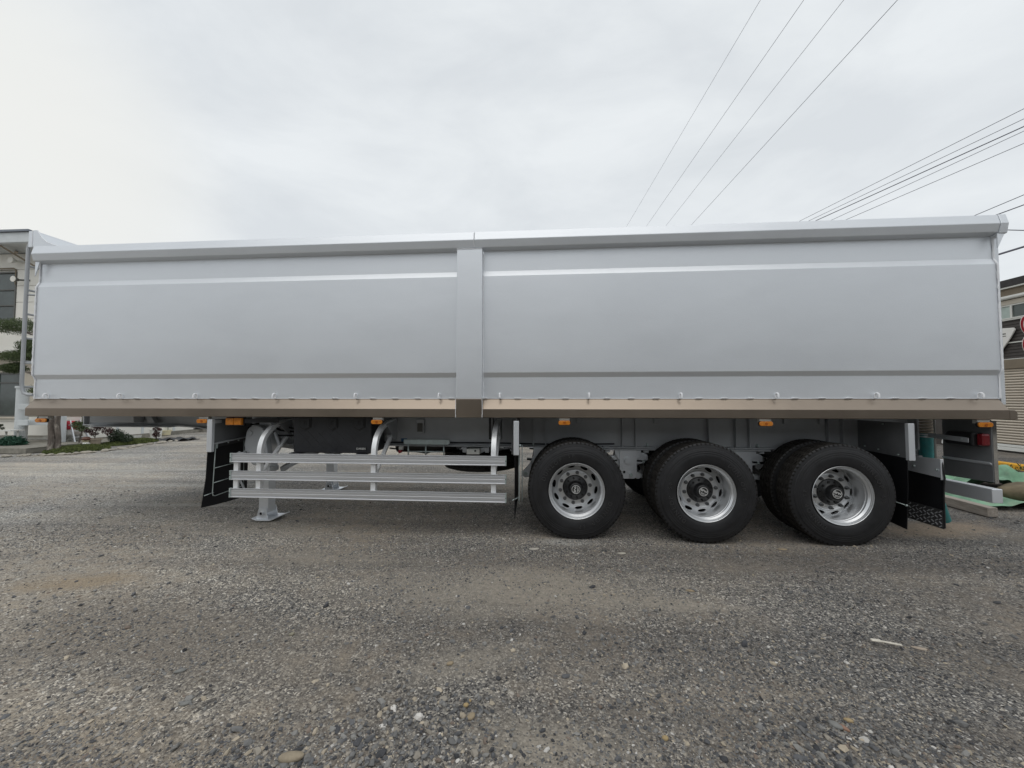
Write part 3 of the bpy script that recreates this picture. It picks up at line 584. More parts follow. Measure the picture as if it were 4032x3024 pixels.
# yellow bar, soil, plants
o = B().box(9.95, 10.1, 8.0, 10.4, .0, .14).obj("wheel_stop", M['yellow'], None, .02, 2); tag(o, "yellow painted concrete wheel stop in front of the shutter", "wheel stop")
o = B().box(7.0, 9.9, 7.1, 9.9, -.02, .03).obj("soil_patch", M['soil']); tag(o, "dark soil patch beside the yellow wheel stop", kind='structure')
t = thing("weed_plant", (9.4, 8.2, .03), "leafy green weed growing in the dark soil by the wheel stop", "plant"); leafmass("foliage", [((9.2, 8.3, .16), (.3, .25, .10)), ((8.6, 7.8, .10), (.4, .25, .07))], 150, .04, M['leafg'], t, .5)
# green tarpaulin: crumpled sheet
def sheet(name, corners, nu, nv, amp, seed, m, z0=.03):
    b = B(); rr = np.random.default_rng(seed)
    c = [np.array(p) for p in corners]
    for a in range(nu + 1):
        for e in range(nv + 1):
            u, v_ = a / nu, e / nv; p = c[0] * (1 - u) * (1 - v_) + c[1] * u * (1 - v_) + c[2] * u * v_ + c[3] * (1 - u) * v_
            x, y = p; h = amp * (vnoise(np.array(x), np.array(y), .35, seed) ** 1.5 + .4 * vnoise(np.array(x), np.array(y), .12, seed + 1))
            b.v.append((x, y, z0 + float(h)))
    b.f = [(a * (nv + 1) + e, (a + 1) * (nv + 1) + e, (a + 1) * (nv + 1) + e + 1, a * (nv + 1) + e + 1) for a in range(nu) for e in range(nv)]; b.sm = [True] * len(b.f)
    return b.obj(name, m)
tag(sheet("tarpaulin", [(5.9, 6.4), (8.6, 6.2), (8.6, 7.05), (6.6, 8.2)], 70, 44, .42, 31, M['tarp']), "crumpled pale green tarpaulin behind the rear bumper", "tarpaulin")
tag(sheet("tarpaulin", [(5.85, 5.75), (7.4, 5.75), (7.9, 6.4), (5.6, 6.4)], 36, 18, .09, 33, M['tarp']), "flat green tarpaulin strip right behind the timber beam", "tarpaulin")
t = thing("timber_beam", (5.85, 5.8, 0), "weathered square timber beam lying under the rear bumper", "timber"); B().bar((5.73, 5.42, .065), (5.78, 6.3, .065), .12, .12).obj("beam", M['wood'], t, .006, 1); 
t = thing("timber_beam", (6.3, 5.5, 0), "short grey timber beam end at the right edge beside the tarpaulin", "timber"); B().bar((6.35, 5.45, .06), (6.9, 5.5, .06), .11, .12).obj("beam", M['wood'], t, .006, 1)
bm = bmesh.new(); bmesh.ops.create_icosphere(bm, subdivisions=3, radius=1)
for v in bm.verts:
    v.co *= 1 + .06 * math.sin(5 * v.co.x + 3 * v.co.y) + random.uniform(-.02, .02); v.co = Vector((v.co.x * .42, v.co.y * .3, max(v.co.z, -.6) * .15))
me = bpy.data.meshes.new("sandbag"); bm.to_mesh(me); bm.free(); me.polygons.foreach_set("use_smooth", [True] * len(me.polygons)); me.materials.append(M['sack'])
o = link("sandbag", me, None, (7.05, 6.15, .15)); tag(o, "muddy brown sack holding down the green tarpaulin", "sandbag")

# ---- overhead wires
def wire(p, q, r, sag, label, group):
    p, q = Vector(p), Vector(q); pts = []
    for k in range(25):
        u = k / 24; pts.append(p.lerp(q, u) - Vector((0, 0, sag * 4 * u * (1 - u))))
    tag(B().tube(pts, r, 5).obj("power_line", M['wire']), label, "power line", group)
ext = lambda a, b, s, e: (tuple(Vector(a) + (Vector(b) - Vector(a)) * s), tuple(Vector(a) + (Vector(b) - Vector(a)) * e))
gA = "power lines crossing high over the trailer"
for (a, b), lb, r in zip((((4.68, 8.27, 10), (4.21, 19.27, 10)), ((5.60, 8.34, 10), (5.18, 19.26, 10)), ((6.45, 8.40, 10), (6.12, 19.27, 10)), ((7.59, 8.49, 10), (7.33, 19.28, 10))),
                    ("faintest and leftmost of the four steep overhead lines", "second from left of the four steep overhead lines", "third from left of the four steep overhead lines", "rightmost of the four steep overhead lines"), (.004, .005, .005, .0065)):
    p, q = ext(a, b, -.9, 2.6); wire(p, q, r, 0, lb, gA)
gB = "bundle of power lines at the upper right"
for (a, b), lb, r in zip((((10.79, 9.23, 8), (9.40, 14.71, 8)), ((11.18, 9.57, 8), (9.72, 14.71, 8)), ((11.49, 9.85, 8), (9.97, 14.69, 8)), ((11.69, 10.02, 8), (10.51, 14.69, 8)), ((12.25, 10.51, 8), (11.01, 14.69, 8))),
                       ("topmost line of the bundle sloping down at the right", "second line from the top of the right-hand bundle", "thick middle cable of the right-hand bundle", "fourth line from the top of the right-hand bundle", "lowest line of the right-hand bundle"), (.007, .007, .013, .007, .008)):
    p, q = ext(a, b, -.8, 3.2); wire(p, q, r, 0, lb, gB)
gC = "low service wires beyond the trailer's rear corner"
for a, b, r, lb in (((15.33, 13.23, 8), (15.32, 14.61, 8), .012, "thin wire just above the trailer's rear corner"), ((16.12, 13.91, 8), (16.03, 14.62, 8), .018, "wire with a clamp ending at the trailer's rear top corner"),
                    ((18.56, 16.07, 8), (17.7, 15.85, 7.95), .018, "nearly level wire beside the trailer's top rail"), ((20.54, 17.81, 8), (20.5, 18.86, 8), .045, "thick black cable below the others at the right edge")):
    p, q = ext(a, b, -2, 4); wire(p, q, r, 0, lb, gC)

# ================================================================== THE TRAILER
T = thing("semi_trailer", (0, 4.21, 0), "long silver tipper semi-trailer with brown lower skirt and three dual axles", "trailer")
YC = 5.465
def part(b, name, m, bev=0.0, seg=2, parent=None, label=None):
    o = b.obj(name, m, parent or T, bev, seg)
    if label: o['label'] = label
    return o
# side panels: folded sheet
prof = [(4.295, 1.515), (4.295, 1.752), (4.265, 1.803), (4.265, 2.893), (4.295, 2.957), (4.295, 3.22)]
closed = prof + [(4.34, 3.22), (4.34, 1.515)]
part(B().prism(closed, 'x', -6.214, -.940), "side_panel", M['silver'], .004, 2, label="front side panel")
part(B().prism(closed, 'x', -.647, 4.652), "side_panel", M['silver'], .004, 2, label="rear side panel")
far = [(2 * YC - y, z) for y, z in closed]
part(B().prism(far, 'x', -6.214, 4.652), "far_side_wall", M['silver'])
# centre post
part(B().box(-.937, -.650, 4.202, 4.30, 1.513, 3.186), "centre_post", M['silver'], .006, 2)
part(B().box(-.937, -.650, 2 * YC - 4.30, 2 * YC - 4.202, 1.513, 3.186), "centre_post", M['silver'])
# top rail
rail = [(4.31, 3.383), (4.214, 3.383), (4.190, 3.285), (4.214, 3.204), (4.297, 3.188), (4.31, 3.188)]
part(B().prism(rail, 'x', -6.214, -.745), "top_rail", M['silver'], .005, 2); part(B().prism(rail, 'x', -.741, 4.632), "top_rail", M['silver'], .005, 2)
part(B().prism([(2 * YC - y, z) for y, z in rail], 'x', -6.214, 4.632), "top_rail", M['silver'])
hexa = [(4.31, 3.386), (4.212, 3.386), (4.186, 3.285), (4.205, 3.19), (4.31, 3.17)]
part(B().prism(hexa, 'x', 4.634, 4.70).prism(hexa, 'x', 4.70, 4.705), "rail_end_cap", M['silver'], .004, 2)
part(B().prism([(4.62, 3.19), (4.62, 3.04), (4.69, 3.19)], 'y', 4.215, 4.225), "rail_gusset", M['silver'])
part(B().prism([(-6.21, 3.20), (-6.21, 3.02), (-6.15, 3.20)], 'y', 4.235, 4.245), "rail_gusset", M['silver'])
# weld beads
def bead(path, r, name="weld_bead"):
    pts = []; 
    for a, b in zip(path, path[1:]):
        a, b = Vector(a), Vector(b); n = max(1, int((b - a).length / .02))
        pts += [a.lerp(b, k / n) + Vector((random.uniform(-1, 1), random.uniform(-1, 0), random.uniform(-1, 1))) * .0018 for k in range(n)]
    pts.append(Vector(path[-1])); rr = [r * random.uniform(.7, 1.25) for _ in pts]
    part(B().tube(pts, rr, 6), name, M['weld'])
for xx in (-6.217, 4.655): bead([(xx, y - .006, z) for y, z in prof], .0085)
part(B().strip([(y + .0, z) for y, z in prof], 4.654, 4.672, .04), "end_flange", M['silver'])
part(B().strip([(y + .0, z) for y, z in prof], -6.236, -6.216, .04), "end_flange", M['silver'])
bead([(-.743, 4.186, 3.285), (-.743, 4.211, 3.205)], .004); bead([(-.743, 4.212, 3.383), (-.743, 4.186, 3.285)], .003)
bead([(-.937, 4.20, 3.187), (-.65, 4.20, 3.187)], .004)
bead([(-.646, 4.292, 3.15), (-.646, 4.292, 2.957), (-.646, 4.262, 2.893), (-.646, 4.262, 1.803), (-.646, 4.292, 1.752), (-.646, 4.292, 1.52)], .005)
bead([(-.941, 4.292, 2.95), (-.941, 4.262, 2.893), (-.941, 4.262, 1.803), (-.941, 4.292, 1.52)], .0035)
part(B().box(-6.214, -.94, 4.288, 4.294, 1.513, 1.519), "weld_seam", M['weld']); part(B().box(-.647, 4.652, 4.288, 4.294, 1.513, 1.519), "weld_seam", M['weld'])
hooks = [-6.026, -5.046, -4.077, -3.097, -2.119, -1.146, -.459, .520, 1.495, 2.476, 3.461, 4.446]
wbm = B().tube([(-.035, 0, 0), (-.02, -.006, .004), (.02, -.006, .004), (.035, 0, 0)], .0042, 6).mesh("weld_tack", M['weld'])
for a, b in zip(hooks, hooks[1:]):
    for u in (.2, .47, .74):
        x = a + (b - a) * u
        if -.95 < x < -.64: continue
        link("weld_tack", wbm, T, (x, 4.286, 1.519))
hkm = B().tube([(0, 0, -.025), (0, 0, .006), (0, -.004, .020), (0, -.014, .029), (0, -.030, .031), (0, -.044, .024), (0, -.050, .010), (0, -.050, -.016)], .0095, 8).mesh("rope_hook", M['weld'])
for x in hooks: link("rope_hook", hkm, T, (x, 4.288, 1.54))
# brown lower skirt
sk = [(4.296, 1.512), (4.207, 1.400), (4.207, 1.308), (4.222, 1.304), (4.34, 1.304), (4.34, 1.512)]
part(B().prism(sk, 'x', -6.214, -.940), "lower_skirt", M['brown'], .003, 2); part(B().prism(sk, 'x', -.647, 4.645), "lower_skirt", M['brown'], .003, 2)
part(B().box(-.938, -.649, 4.199, 4.30, 1.306, 1.510), "skirt_cover", M['brown'], .002, 1)
bead([(-.941, 4.196, 1.505), (-.941, 4.197, 1.306)], .003); bead([(-.646, 4.196, 1.505), (-.646, 4.197, 1.306)], .003)
part(B().prism([(4.646, 1.40), (4.646, 1.304), (4.715, 1.304), (4.715, 1.37), (4.70, 1.395), (4.685, 1.40)], 'y', 4.205, 4.30), "skirt_end", M['brown'], .003, 2)
part(B().prism([(2 * YC - y, z) for y, z in sk], 'x', -6.214, 4.71), "far_skirt", M['brown'])
# floor, bulkhead, tailgate
part(B().box(-6.2, 4.65, 4.342, 6.588, 1.45, 1.51), "body_floor", M['sand'])
for k in range(14): part(B().box(-6.0 + k * .8, -5.94 + k * .8, 4.345, 6.585, 1.37, 1.449), "cross_bearer", M['silver_shaded'])
part(B().box(-6.234, -6.15, 4.342, 6.588, 1.45, 3.40).box(-6.33, -6.24, 4.24, 6.69, 3.385, 3.59), "front_bulkhead", M['silver'], .006, 2)
part(B().prism([(-6.238, 3.385), (-6.238, 3.59), (-6.19, 3.59), (-6.165, 3.55), (-6.12, 3.49), (-6.05, 3.435), (-5.98, 3.405), (-5.91, 3.387)], 'y', 4.225, 4.235), "bulkhead_gusset", M['silver'])
bead([(-6.262, 4.232, 3.59), (-6.262, 4.232, 3.39)], .005)
bead([(-6.19, 4.226, 3.59), (-6.165, 4.226, 3.55), (-6.12, 4.226, 3.49), (-6.05, 4.226, 3.435), (-5.98, 4.226, 3.405), (-5.91, 4.226, 3.387)], .0035)
part(B().prism([(-6.238, 3.385), (-6.238, 3.58), (-6.10, 3.385)], 'y', 4.26, 6.6), "bulkhead_brace", M['silver'])
part(B().box(4.674, 4.72, 4.30, 6.63, 1.45, 3.18), "tailgate", M['silver'], .006, 2)
# ladder on the nose
def tube_part(pts, r, name, m, n=10, parent=None): return part(B().tube(pts, r, n), name, m, parent=parent)
ld = tube_part([(-6.32, 4.27, 3.50), (-6.352, 4.26, 3.38), (-6.352, 4.26, 1.72), (-6.345, 4.26, 1.64), (-6.32, 4.262, 1.58), (-6.27, 4.27, 1.56), (-6.22, 4.28, 1.56)], .019, "ladder", M['silver_shaded'])
tube_part([(-6.352, 4.64, 3.38), (-6.352, 4.64, 1.72), (-6.33, 4.64, 1.58)], .019, "ladder_stile", M['silver_shaded'], parent=ld)
for z in (3.16, 2.86, 2.56, 2.26, 1.97, 1.66): tube_part([(-6.352, 4.262, z), (-6.352, 4.64, z)], .013, "ladder_rung", M['silver_shaded'], parent=ld)
for z in (2.8, 1.95): tube_part([(-6.352, 4.262, z), (-6.24, 4.3, z)], .011, "ladder_bracket", M['silver_shaded'], parent=ld)

# chassis beams
def web(y0, y1):
    p = [(-6.25, 1.165), (-4.95, 1.165), (-4.6, 1.14), (-4.2, 1.08), (-3.7, .98), (-3.3, .925), (4.35, .925), (4.35, 1.365), (-6.25, 1.365)]
    return B().prism(p, 'y', y0, y1)
def flange(y0, y1):
    p = [(-6.27, 1.164), (-4.95, 1.164), (-4.6, 1.139), (-4.2, 1.079), (-3.7, .979), (-3.3, .924), (4.35, .924)]
    return B().prism(p + [(x, z - .018) for x, z in p[::-1]], 'y', y0, y1)
for y, nm in ((4.90, "main_beam"), (5.99, "main_beam")):
    part(web(y, y + .012), nm, M['silver_shaded']); part(flange(y - .055, y + .075), "beam_flange", M['silver_shaded'], .002, 1); part(B().box(-6.25, 4.35, y - .055, y + .075, 1.366, 1.369), "beam_top_flange", M['silver_shaded'])
part(B().box(.70, 1.42, 4.83, 4.985, .884, .903), "spacer_plate", M['silver_shaded'], .002, 1); part(B().box(2.1, 2.72, 4.83, 4.985, .884, .903), "spacer_plate", M['silver_shaded'], .002, 1)
for x in (-.62, -.098, .053, .996, 1.156, 2.025, 2.339, 2.496, 3.392, 3.552): part(B().box(x - .006, x + .006, 4.845, 4.899, .925, 1.365), "web_stiffener", M['silver_shaded'])
for x in (-5.6, -4.5, -3.0, -1.9, -.9, .2, 1.4, 2.7, 3.9): part(B().box(x, x + .06, 4.915, 5.985, 1.18 if x < -4 else 1.0, 1.35), "cross_member", M['silver_shaded'])
# gooseneck nose: box seen under the front skirt
part(B().box(-6.27, -6.255, 4.85, 6.06, 1.165, 1.365), "nose_plate", M['silver_shaded'])
part(B().box(-5.98, -5.35, 4.70, 4.84, 1.20, 1.33), "nose_box", M['silver_shaded'], .01, 2); part(B().prism([(-5.33, 1.30), (-5.25, 1.30), (-5.18, 1.19), (-5.28, 1.19)], 'y', 4.82, 4.88), "nose_rib", M['silver_shaded'])
part(B().box(-6.1, -4.9, 4.75, 6.1, 1.135, 1.146), "coupler_plate", M['silver_shaded'])
part(B().cyl((-5.15, YC, 1.135), (-5.15, YC, 1.07), .045, 20).cyl((-5.15, YC, 1.07), (-5.15, YC, 1.055), .065, 20), "kingpin", M['hub'])

# ---- wheels
def make_wheel():
    # local frame: axis along y, outer face towards -y at y=0, centre at origin
    r = B()
    r.lathe([(.050, .268), (.016, .2985), (.010, .3008), (.007, .2985), (.010, .2945), (.022, .2915), (.024, .286), (.046, .281), (.049, .2745), (.078, .2735), (.082, .2695), (.112, .2685), (.116, .2670), (.262, .2660)], n=96)
    
    # disc with ten hand holes
    n = 200; ra = []; 
    f0, f1, hc, hh, hw = .214, .2395, .2315, .0165, .155
    hc = .2365; hh = .0195; hw = .185
    ys = lambda q: .204 + max(0, q - .205) / .061 * .034
    V = []; hole = []
    for k in range(n):
        a = 2 * math.pi * k / n; s = (a / (math.pi / 5)) % 1 - .5; s *= math.pi / 5
        h = hh * math.sqrt(max(0, 1 - (s / hw) ** 2)) if abs(s) < hw else 0; hole.append(h > 0)
        for q in (.205, hc - h, hc + h, .2665): V.append((q * math.cos(a), ys(q), q * math.sin(a)))
    F = []
    for k in range(n):
        j = (k + 1) % n; F += [(4 * k, 4 * j, 4 * j + 1, 4 * k + 1), (4 * k + 2, 4 * j + 2, 4 * j + 3, 4 * k + 3)]
        if not (hole[k] or hole[j]): pass
    r.add(V, F, True)
    V2 = [(x, y + .012, z) for x, y, z in V]; o = len(r.v); r.add(V2, [])
    base = o - len(V)
    for k in range(n):
        j = (k + 1) % n
        if hole[k] or hole[j]:
            r.f += [(base + 4 * k + 1, base + 4 * j + 1, o + 4 * j + 1, o + 4 * k + 1), (base + 4 * k + 2, base + 4 * j + 2, o + 4 * j + 2, o + 4 * k + 2)]; r.sm += [True, True]
    r.lathe([(.204, .207), (.196, .203), (.190, .196), (.188, .190), (.188, .140), (.20, .139)], n=72)
    wh = r.obj("wheel", M['rim'])
    # dark space behind the disc
    B().lathe([(.29, .2655), (.28, .15), (.20, .138)], n=48).obj("brake_drum", M['rubber'], wh)
    # tyre
    t = B(); n = 216; prof = [(.035, .292), (.018, .305), (.010, .318), (.004, .345), (.0, .38), (-.001, .41), (.0005, .413), (-.0005, .416), (.002, .43), (.0035, .433), (.0025, .436), (.006, .452), (.0075, .455), (.0065, .458), (.011, .472), (.017, .476), (.017, .482), (.021, .490), (.021, .503), (.026, .517), (.030, .523)]
    tread = [(.034, .5255), (.062, .527), (.066, .515), (.074, .515), (.078, .5275), (.104, .528), (.107, .516), (.116, .516), (.119, .528), (.151, .528), (.154, .516), (.163, .516), (.166, .528), (.192, .5275), (.196, .515), (.204, .515), (.208, .527), (.236, .5255)]
    back = [(.27 - a, q) for a, q in prof[::-1]]
    t.lathe(prof, n=n); t.lathe(back, n=n)
    ty = t.obj("tyre", M['tyre'], wh)
    tr = B(); allp = [prof[-3], prof[-2], prof[-1]] + tread + back[:3]; V = []
    for i, (a, q) in enumerate(allp):
        for k in range(n):
            ph = k % 6; qq = q; aa = a; mid = .06 < a < .21
            if not mid:
                if ph == 0: qq = q - (.0036 if i not in (0, len(allp) - 1) else .003)
                elif ph == 3: qq = q - (.003 if i not in (0, len(allp) - 1) else 0)
            elif q > .52 and ph in (3,): qq = q - .005
            if mid and q < .52: aa = a + (.006 if (k % 6) < 3 else -.006)
            V.append((qq * math.cos(2 * math.pi * k / n), aa, qq * math.sin(2 * math.pi * k / n)))
    tr.add(V, [(i * n + k, i * n + (k + 1) % n, (i + 1) * n + (k + 1) % n, (i + 1) * n + k) for i in range(len(allp) - 1) for k in range(n)], False)
    tr.obj("tread", M['tread'], wh)
    # hub
    h = B().lathe([(.21, .137), (.176, .136), (.170, .128), (.165, .100), (.150, .082), (.150, .080), (.138, .074), (.10, .068), (.098, .0665), (.094, .0665), (.090, .062), (.088, .052), (.089, 0)], n=48)
    h.obj("hub_cap", M['hub'], wh)
    for k in range(10):
        a = 2 * math.pi * (k + .5) / 10; c = (.109 * math.cos(a), 0, .109 * math.sin(a)); 
    hb = B()
    for k in range(10):
        a = 2 * math.pi * (k + .5) / 10; c = (.112 * math.cos(a), .112 * math.sin(a)); hb.cyl((c[0], .172, c[1]), (c[0], .155, c[1]), .011, 8)
    hb.obj("hub_bolts", M['hub'], wh)
    nm = B(); nm.tube([(0, .19, 0), (0, .178, 0)], .020, 16); nm.tube([(0, .178, 0), (0, .160, 0)], .0155, 6); nm.tube([(0, .160, 0), (0, .146, 0)], [.010, .009], 10)
    nme = nm.mesh("wheel_nut", M['nut'])
    for k in range(10):
        a = 2 * math.pi * k / 10; link("wheel_nut", nme, wh, (.1675 * math.cos(a), 0, .1675 * math.sin(a)))
    em = B().lathe([(.0875, .046), (.0845, .046), (.0845, .0425), (.0875, .0425)], n=32)
    em.box(-.040, .040, .0850, .0875, -.0185, -.0155)
    text_bm(em, "BPW", .034, .001, (0, .0860, .008), (1, 0, 0), (0, 0, 1)); text_bm(em, "ECO", .017, .001, (0, .0860, -.028), (1, 0, 0), (0, 0, 1))
    em.obj("emblem", M['white'], wh)
    tx = B()
    def arc(s, rad, a0, size, step):
        for i, ch in enumerate(s):
            if ch == ' ': continue
            a = a0 - i * step; d = Vector((math.cos(a), 0, math.sin(a))); tn = Vector((math.sin(a), 0, -math.cos(a)))
            text_bm(tx, ch, size, .0022, d * rad + Vector((0, -.0005, 0)), tn, d)
    arc("DUNLOP", .372, R(78), .060, R(8.5)); arc("DUNLOP", .372, R(-102), .060, R(8.5)); arc("SP", .378, R(200), .05, R(7)); arc("SP", .378, R(20), .05, R(7))
    tx.obj("sidewall_lettering", M['tyretext'], wh)
    return wh
W0 = make_wheel(); W0.parent = T
WX = (.377, 1.729, 3.079); first = True
for i, x in enumerate(WX):
    a0 = (R(-82), R(28), R(20))[i]
    wh = W0 if i == 0 else dup(W0, T)
    wh.location = (x, 4.225 - 4.21, .518); wh.rotation_euler = (0, a0, 0)
    # far side outer wheel: the same wheel turned round
    wf = dup(W0, T); wf.location = (x, 2 * YC - 4.225 - 4.21, .518); wf.rotation_euler = (0, 0, math.pi)
for i, x in enumerate(WX):                       # inner wheels of each pair: rim and tyre only
    for y, rz in ((4.54, 0), (2 * YC - 4.54, math.pi)):
        c = W0.copy(); col.objects.link(c); c.parent = T; c.location = (x, y - 4.21, .518); c.rotation_euler = (0, 0, rz); c.name = "inner_wheel"
        for ch in W0.children:
            if ch.name.split('.')[0] in ("tyre", "tread"): d = ch.copy(); col.objects.link(d); d.parent = c
for x in WX:
    part(B().cyl((x, 4.42, .518), (x, 6.51, .518), .075, 20), "axle", M['silver_shaded'])
    for y in (4.93, 6.0):
        part(B().prism([(x - .56, .74), (x - .2, .70), (x, .69), (x + .2, .70), (x + .56, .74), (x + .56, .76), (x + .2, .745), (x, .74), (x - .2, .745), (x - .56, .76)], 'y', y - .04, y + .04), "leaf_spring", M['hub'])
        part(B().box(x - .09, x + .09, y - .06, y + .06, .42, .80), "axle_clamp", M['hub'], .01, 1)
    part(B().cyl((x - .1, 5.15, .62), (x - .32, 5.15, .70), .09, 16), "brake_chamber", M['hub'])
# hangers
def hanger(x0, x1, wings=True):
    cx_ = (x0 + x1) / 2; zt = .884; zb = .535; y = 4.85; p = []
    for k in range(7): a = R(270 + k * 15); p.append((x1 - .05 + .05 * math.cos(a), zb + .05 + .05 * math.sin(a)))
    q = [];
    for k in range(7): a = R(180 + k * 15); q.append((x0 + .05 + .05 * math.cos(a), zb + .05 + .05 * math.sin(a)))
    h = part(B().prism([(x1, zt)] + [(x0, zt)] + q + p, 'y', y, y + .015), "spring_hanger", M['silver'], .003, 2)
    part(B().prism([(x1, zt)] + [(x0, zt)] + q + p, 'y', y + .13, y + .145), "hanger_plate", M['silver'], parent=h)
    part(B().cyl((cx_ - .005, y, .757), (cx_ - .005, y - .018, .757), .043, 28).cyl((cx_ - .005, y - .018, .757), (cx_ - .005, y - .024, .757), .034, 28), "pivot_cap", M['silver'], parent=h)
    part(B().cyl((cx_ + .03, y, .585), (cx_ + .03, y - .006, .585), .037, 24), "bolt_boss", M['silver'], parent=h)
    part(B().tube([(cx_ + .03, y - .006, .585), (cx_ + .03, y - .03, .585)], .020, 6), "bolt", M['galv'], parent=h)
    part(B().lathe([(0, .022), (-.008, .022), (-.008, .016), (0, .016)], (cx_ - .05, y, .617), 20), "drain_ring", M['silver'], parent=h)
    part(B().cyl((cx_ - .05, y - .0005, .617), (cx_ - .05, y - .002, .617), .016, 20), "hole", M['rubber'], parent=h)
    for s in (-1, 1):
        part(B().box(cx_ + s * .068 - .008, cx_ + s * .068 + .008, y - .006, y, .66, .73), "weld_rib", M['silver'], parent=h)
        xg = x1 if s > 0 else x0; part(B().prism([(xg, .884), (xg + s * .055, .884), (xg + s * .05, .83), (xg, .76)], 'y', y + .01, y + .02), "gusset", M['silver'], parent=h)
    part(B().prism([(cx_ - .24, .80), (cx_ - .10, .82), (cx_ + .10, .85), (cx_ + .20, .845), (cx_ + .25, .82), (cx_ + .25, .73), (cx_ + .10, .70), (cx_ - .10, .68), (cx_ - .16, .68)], 'y', y + .04, y + .10), "equaliser_arm", M['silver'], .008, 2)
    part(B().cyl((cx_ + .19, y + .04, .74), (cx_ + .19, y + .02, .74), .016, 8), "arm_bolt", M['galv'])
    for xx in (cx_ - .27, cx_ + .20): part(B().box(xx, xx + .055, y + .02, y + .08, .85, .904), "stop_block", M['silver'], .002, 1)
    part(B().bar((cx_ + .1, y + .07, .57), (cx_ + .55, y + .07, .52), .05, .045).cyl((cx_ + .12, y + .03, .57), (cx_ + .12, y + .11, .57), .04, 14), "torque_rod", M['silver'])
hanger(.955, 1.163); hanger(2.305, 2.515)
part(B().prism([(-.03, .905), (-.245, .905), (-.25, .70), (-.21, .64), (-.235, .60), (-.22, .55), (-.16, .53), (-.06, .60), (.0, .76)] if False else [(.05, .905), (-.10, .905), (-.10, .80), (-.15, .70), (-.235, .61), (-.24, .56), (-.20, .53), (-.14, .54), (.05, .60)], 'y', 4.85, 4.865), "front_hanger", M['silver'], .003, 2)
part(B().tube([(-.195, 4.85, .583), (-.195, 4.825, .583)], .025, 6), "bolt", M['galv']); part(B().box(-.13, -.11, 4.84, 4.85, .66, .74), "weld_rib", M['silver_shaded'])
part(B().prism([(3.62, .905), (3.80, .905), (3.80, .6), (3.70, .54), (3.62, .6)], 'y', 4.85, 4.865), "rear_hanger", M['silver_shaded'], .003, 2)

# ---- spare wheel lying flat under the frame
sp = dup(W0, T); sp.name = "spare_wheel"; sp.location = (-.83, 5.45 - 4.21, .825); sp.rotation_euler = (R(-90), 0, R(13))
for c in list(sp.children_recursive):
    if c.name.split('.')[0] in ("wheel_nut", "hub_cap", "hub_bolts", "emblem", "brake_drum", "sidewall_lettering"): bpy.data.objects.remove(c)

# ---- side guard: three aluminium rails on curved brackets
rp = [(0, 0), (0, .008), (.004, .011), (.012, .013), (.012, .021), (.006, .023), (.006, .050), (.009, .052), (.009, .056), (.006, .058), (.006, .081), (.012, .083), (.012, .091), (.004, .093), (0, .096), (0, .104), (.022, .104), (.022, 0)]
for z0 in (.383, .583, .782):
    g_ = part(B().prism([(4.208 + a, z0 + b) for a, b in rp], 'x', -3.556, -.394), "guard_rail", M['alu'], .0012, 2)
    for xa, xb in ((-3.574, -3.5562), (-.3938, -.380)):
        part(B().box(xa, xb, 4.206, 4.232, z0 - .002, z0 + .106), "end_cap", M['galv'], .003, 2, parent=g_)
        part(B().cyl(((xa + xb) / 2, 4.206, z0 + .052), ((xa + xb) / 2, 4.203, z0 + .052), .005, 8), "rivet", M['hub'], parent=g_)
curve = [(4.235, .395), (4.235, .85), (4.24, .93), (4.258, 1.0), (4.29, 1.065), (4.335, 1.115), (4.40, 1.165), (4.48, 1.205), (4.62, 1.24), (4.86, 1.26)]
def smooth_path(p, m=5):
    out = []
    for i in range(len(p) - 1):
        a, b, c, d = [Vector(p[max(0, min(len(p) - 1, k))]) for k in (i - 1, i, i + 1, i + 2)]
        for k in range(m):
            t = k / m; q = .5 * ((2 * b) + (c - a) * t + (2 * a - 5 * b + 4 * c - d) * t * t + (3 * b - a - 3 * c + d) * t ** 3); out.append(tuple(q))
    return out + [p[-1]]
curve = curve[:2] + smooth_path(curve[1:])[1:]
for x in (-3.245, -1.885, -.525):
    br = part(B().strip(curve, x - .027, x + .027, .05), "guard_bracket", M['bracket'])
    part(B().bar((x, 4.30, .66), (x, 4.72, 1.03), .045, .03), "brace", M['bracket'], .003, 1, parent=br)
    part(B().box(x - .035, x + .035, 4.70, 4.76, 1.02, 1.06), "brace_shoe", M['silver_shaded'], .003, 1, parent=br)
    part(B().prism([(4.72, 1.05), (4.52, 1.20), (4.86, 1.25), (4.86, 1.0), (4.76, 1.0)], 'x', x + .028, x + .034), "gusset_plate", M['silver_shaded'], parent=br)
part(B().box(-3.545, -3.49, 4.232, 4.26, .39, .80), "guard_upright", M['bracket'], .003, 2)
part(B().cyl((-.50, 4.25, .36), (-.50, 4.25, .383), .010, 8), "guard_bolt", M['galv'])

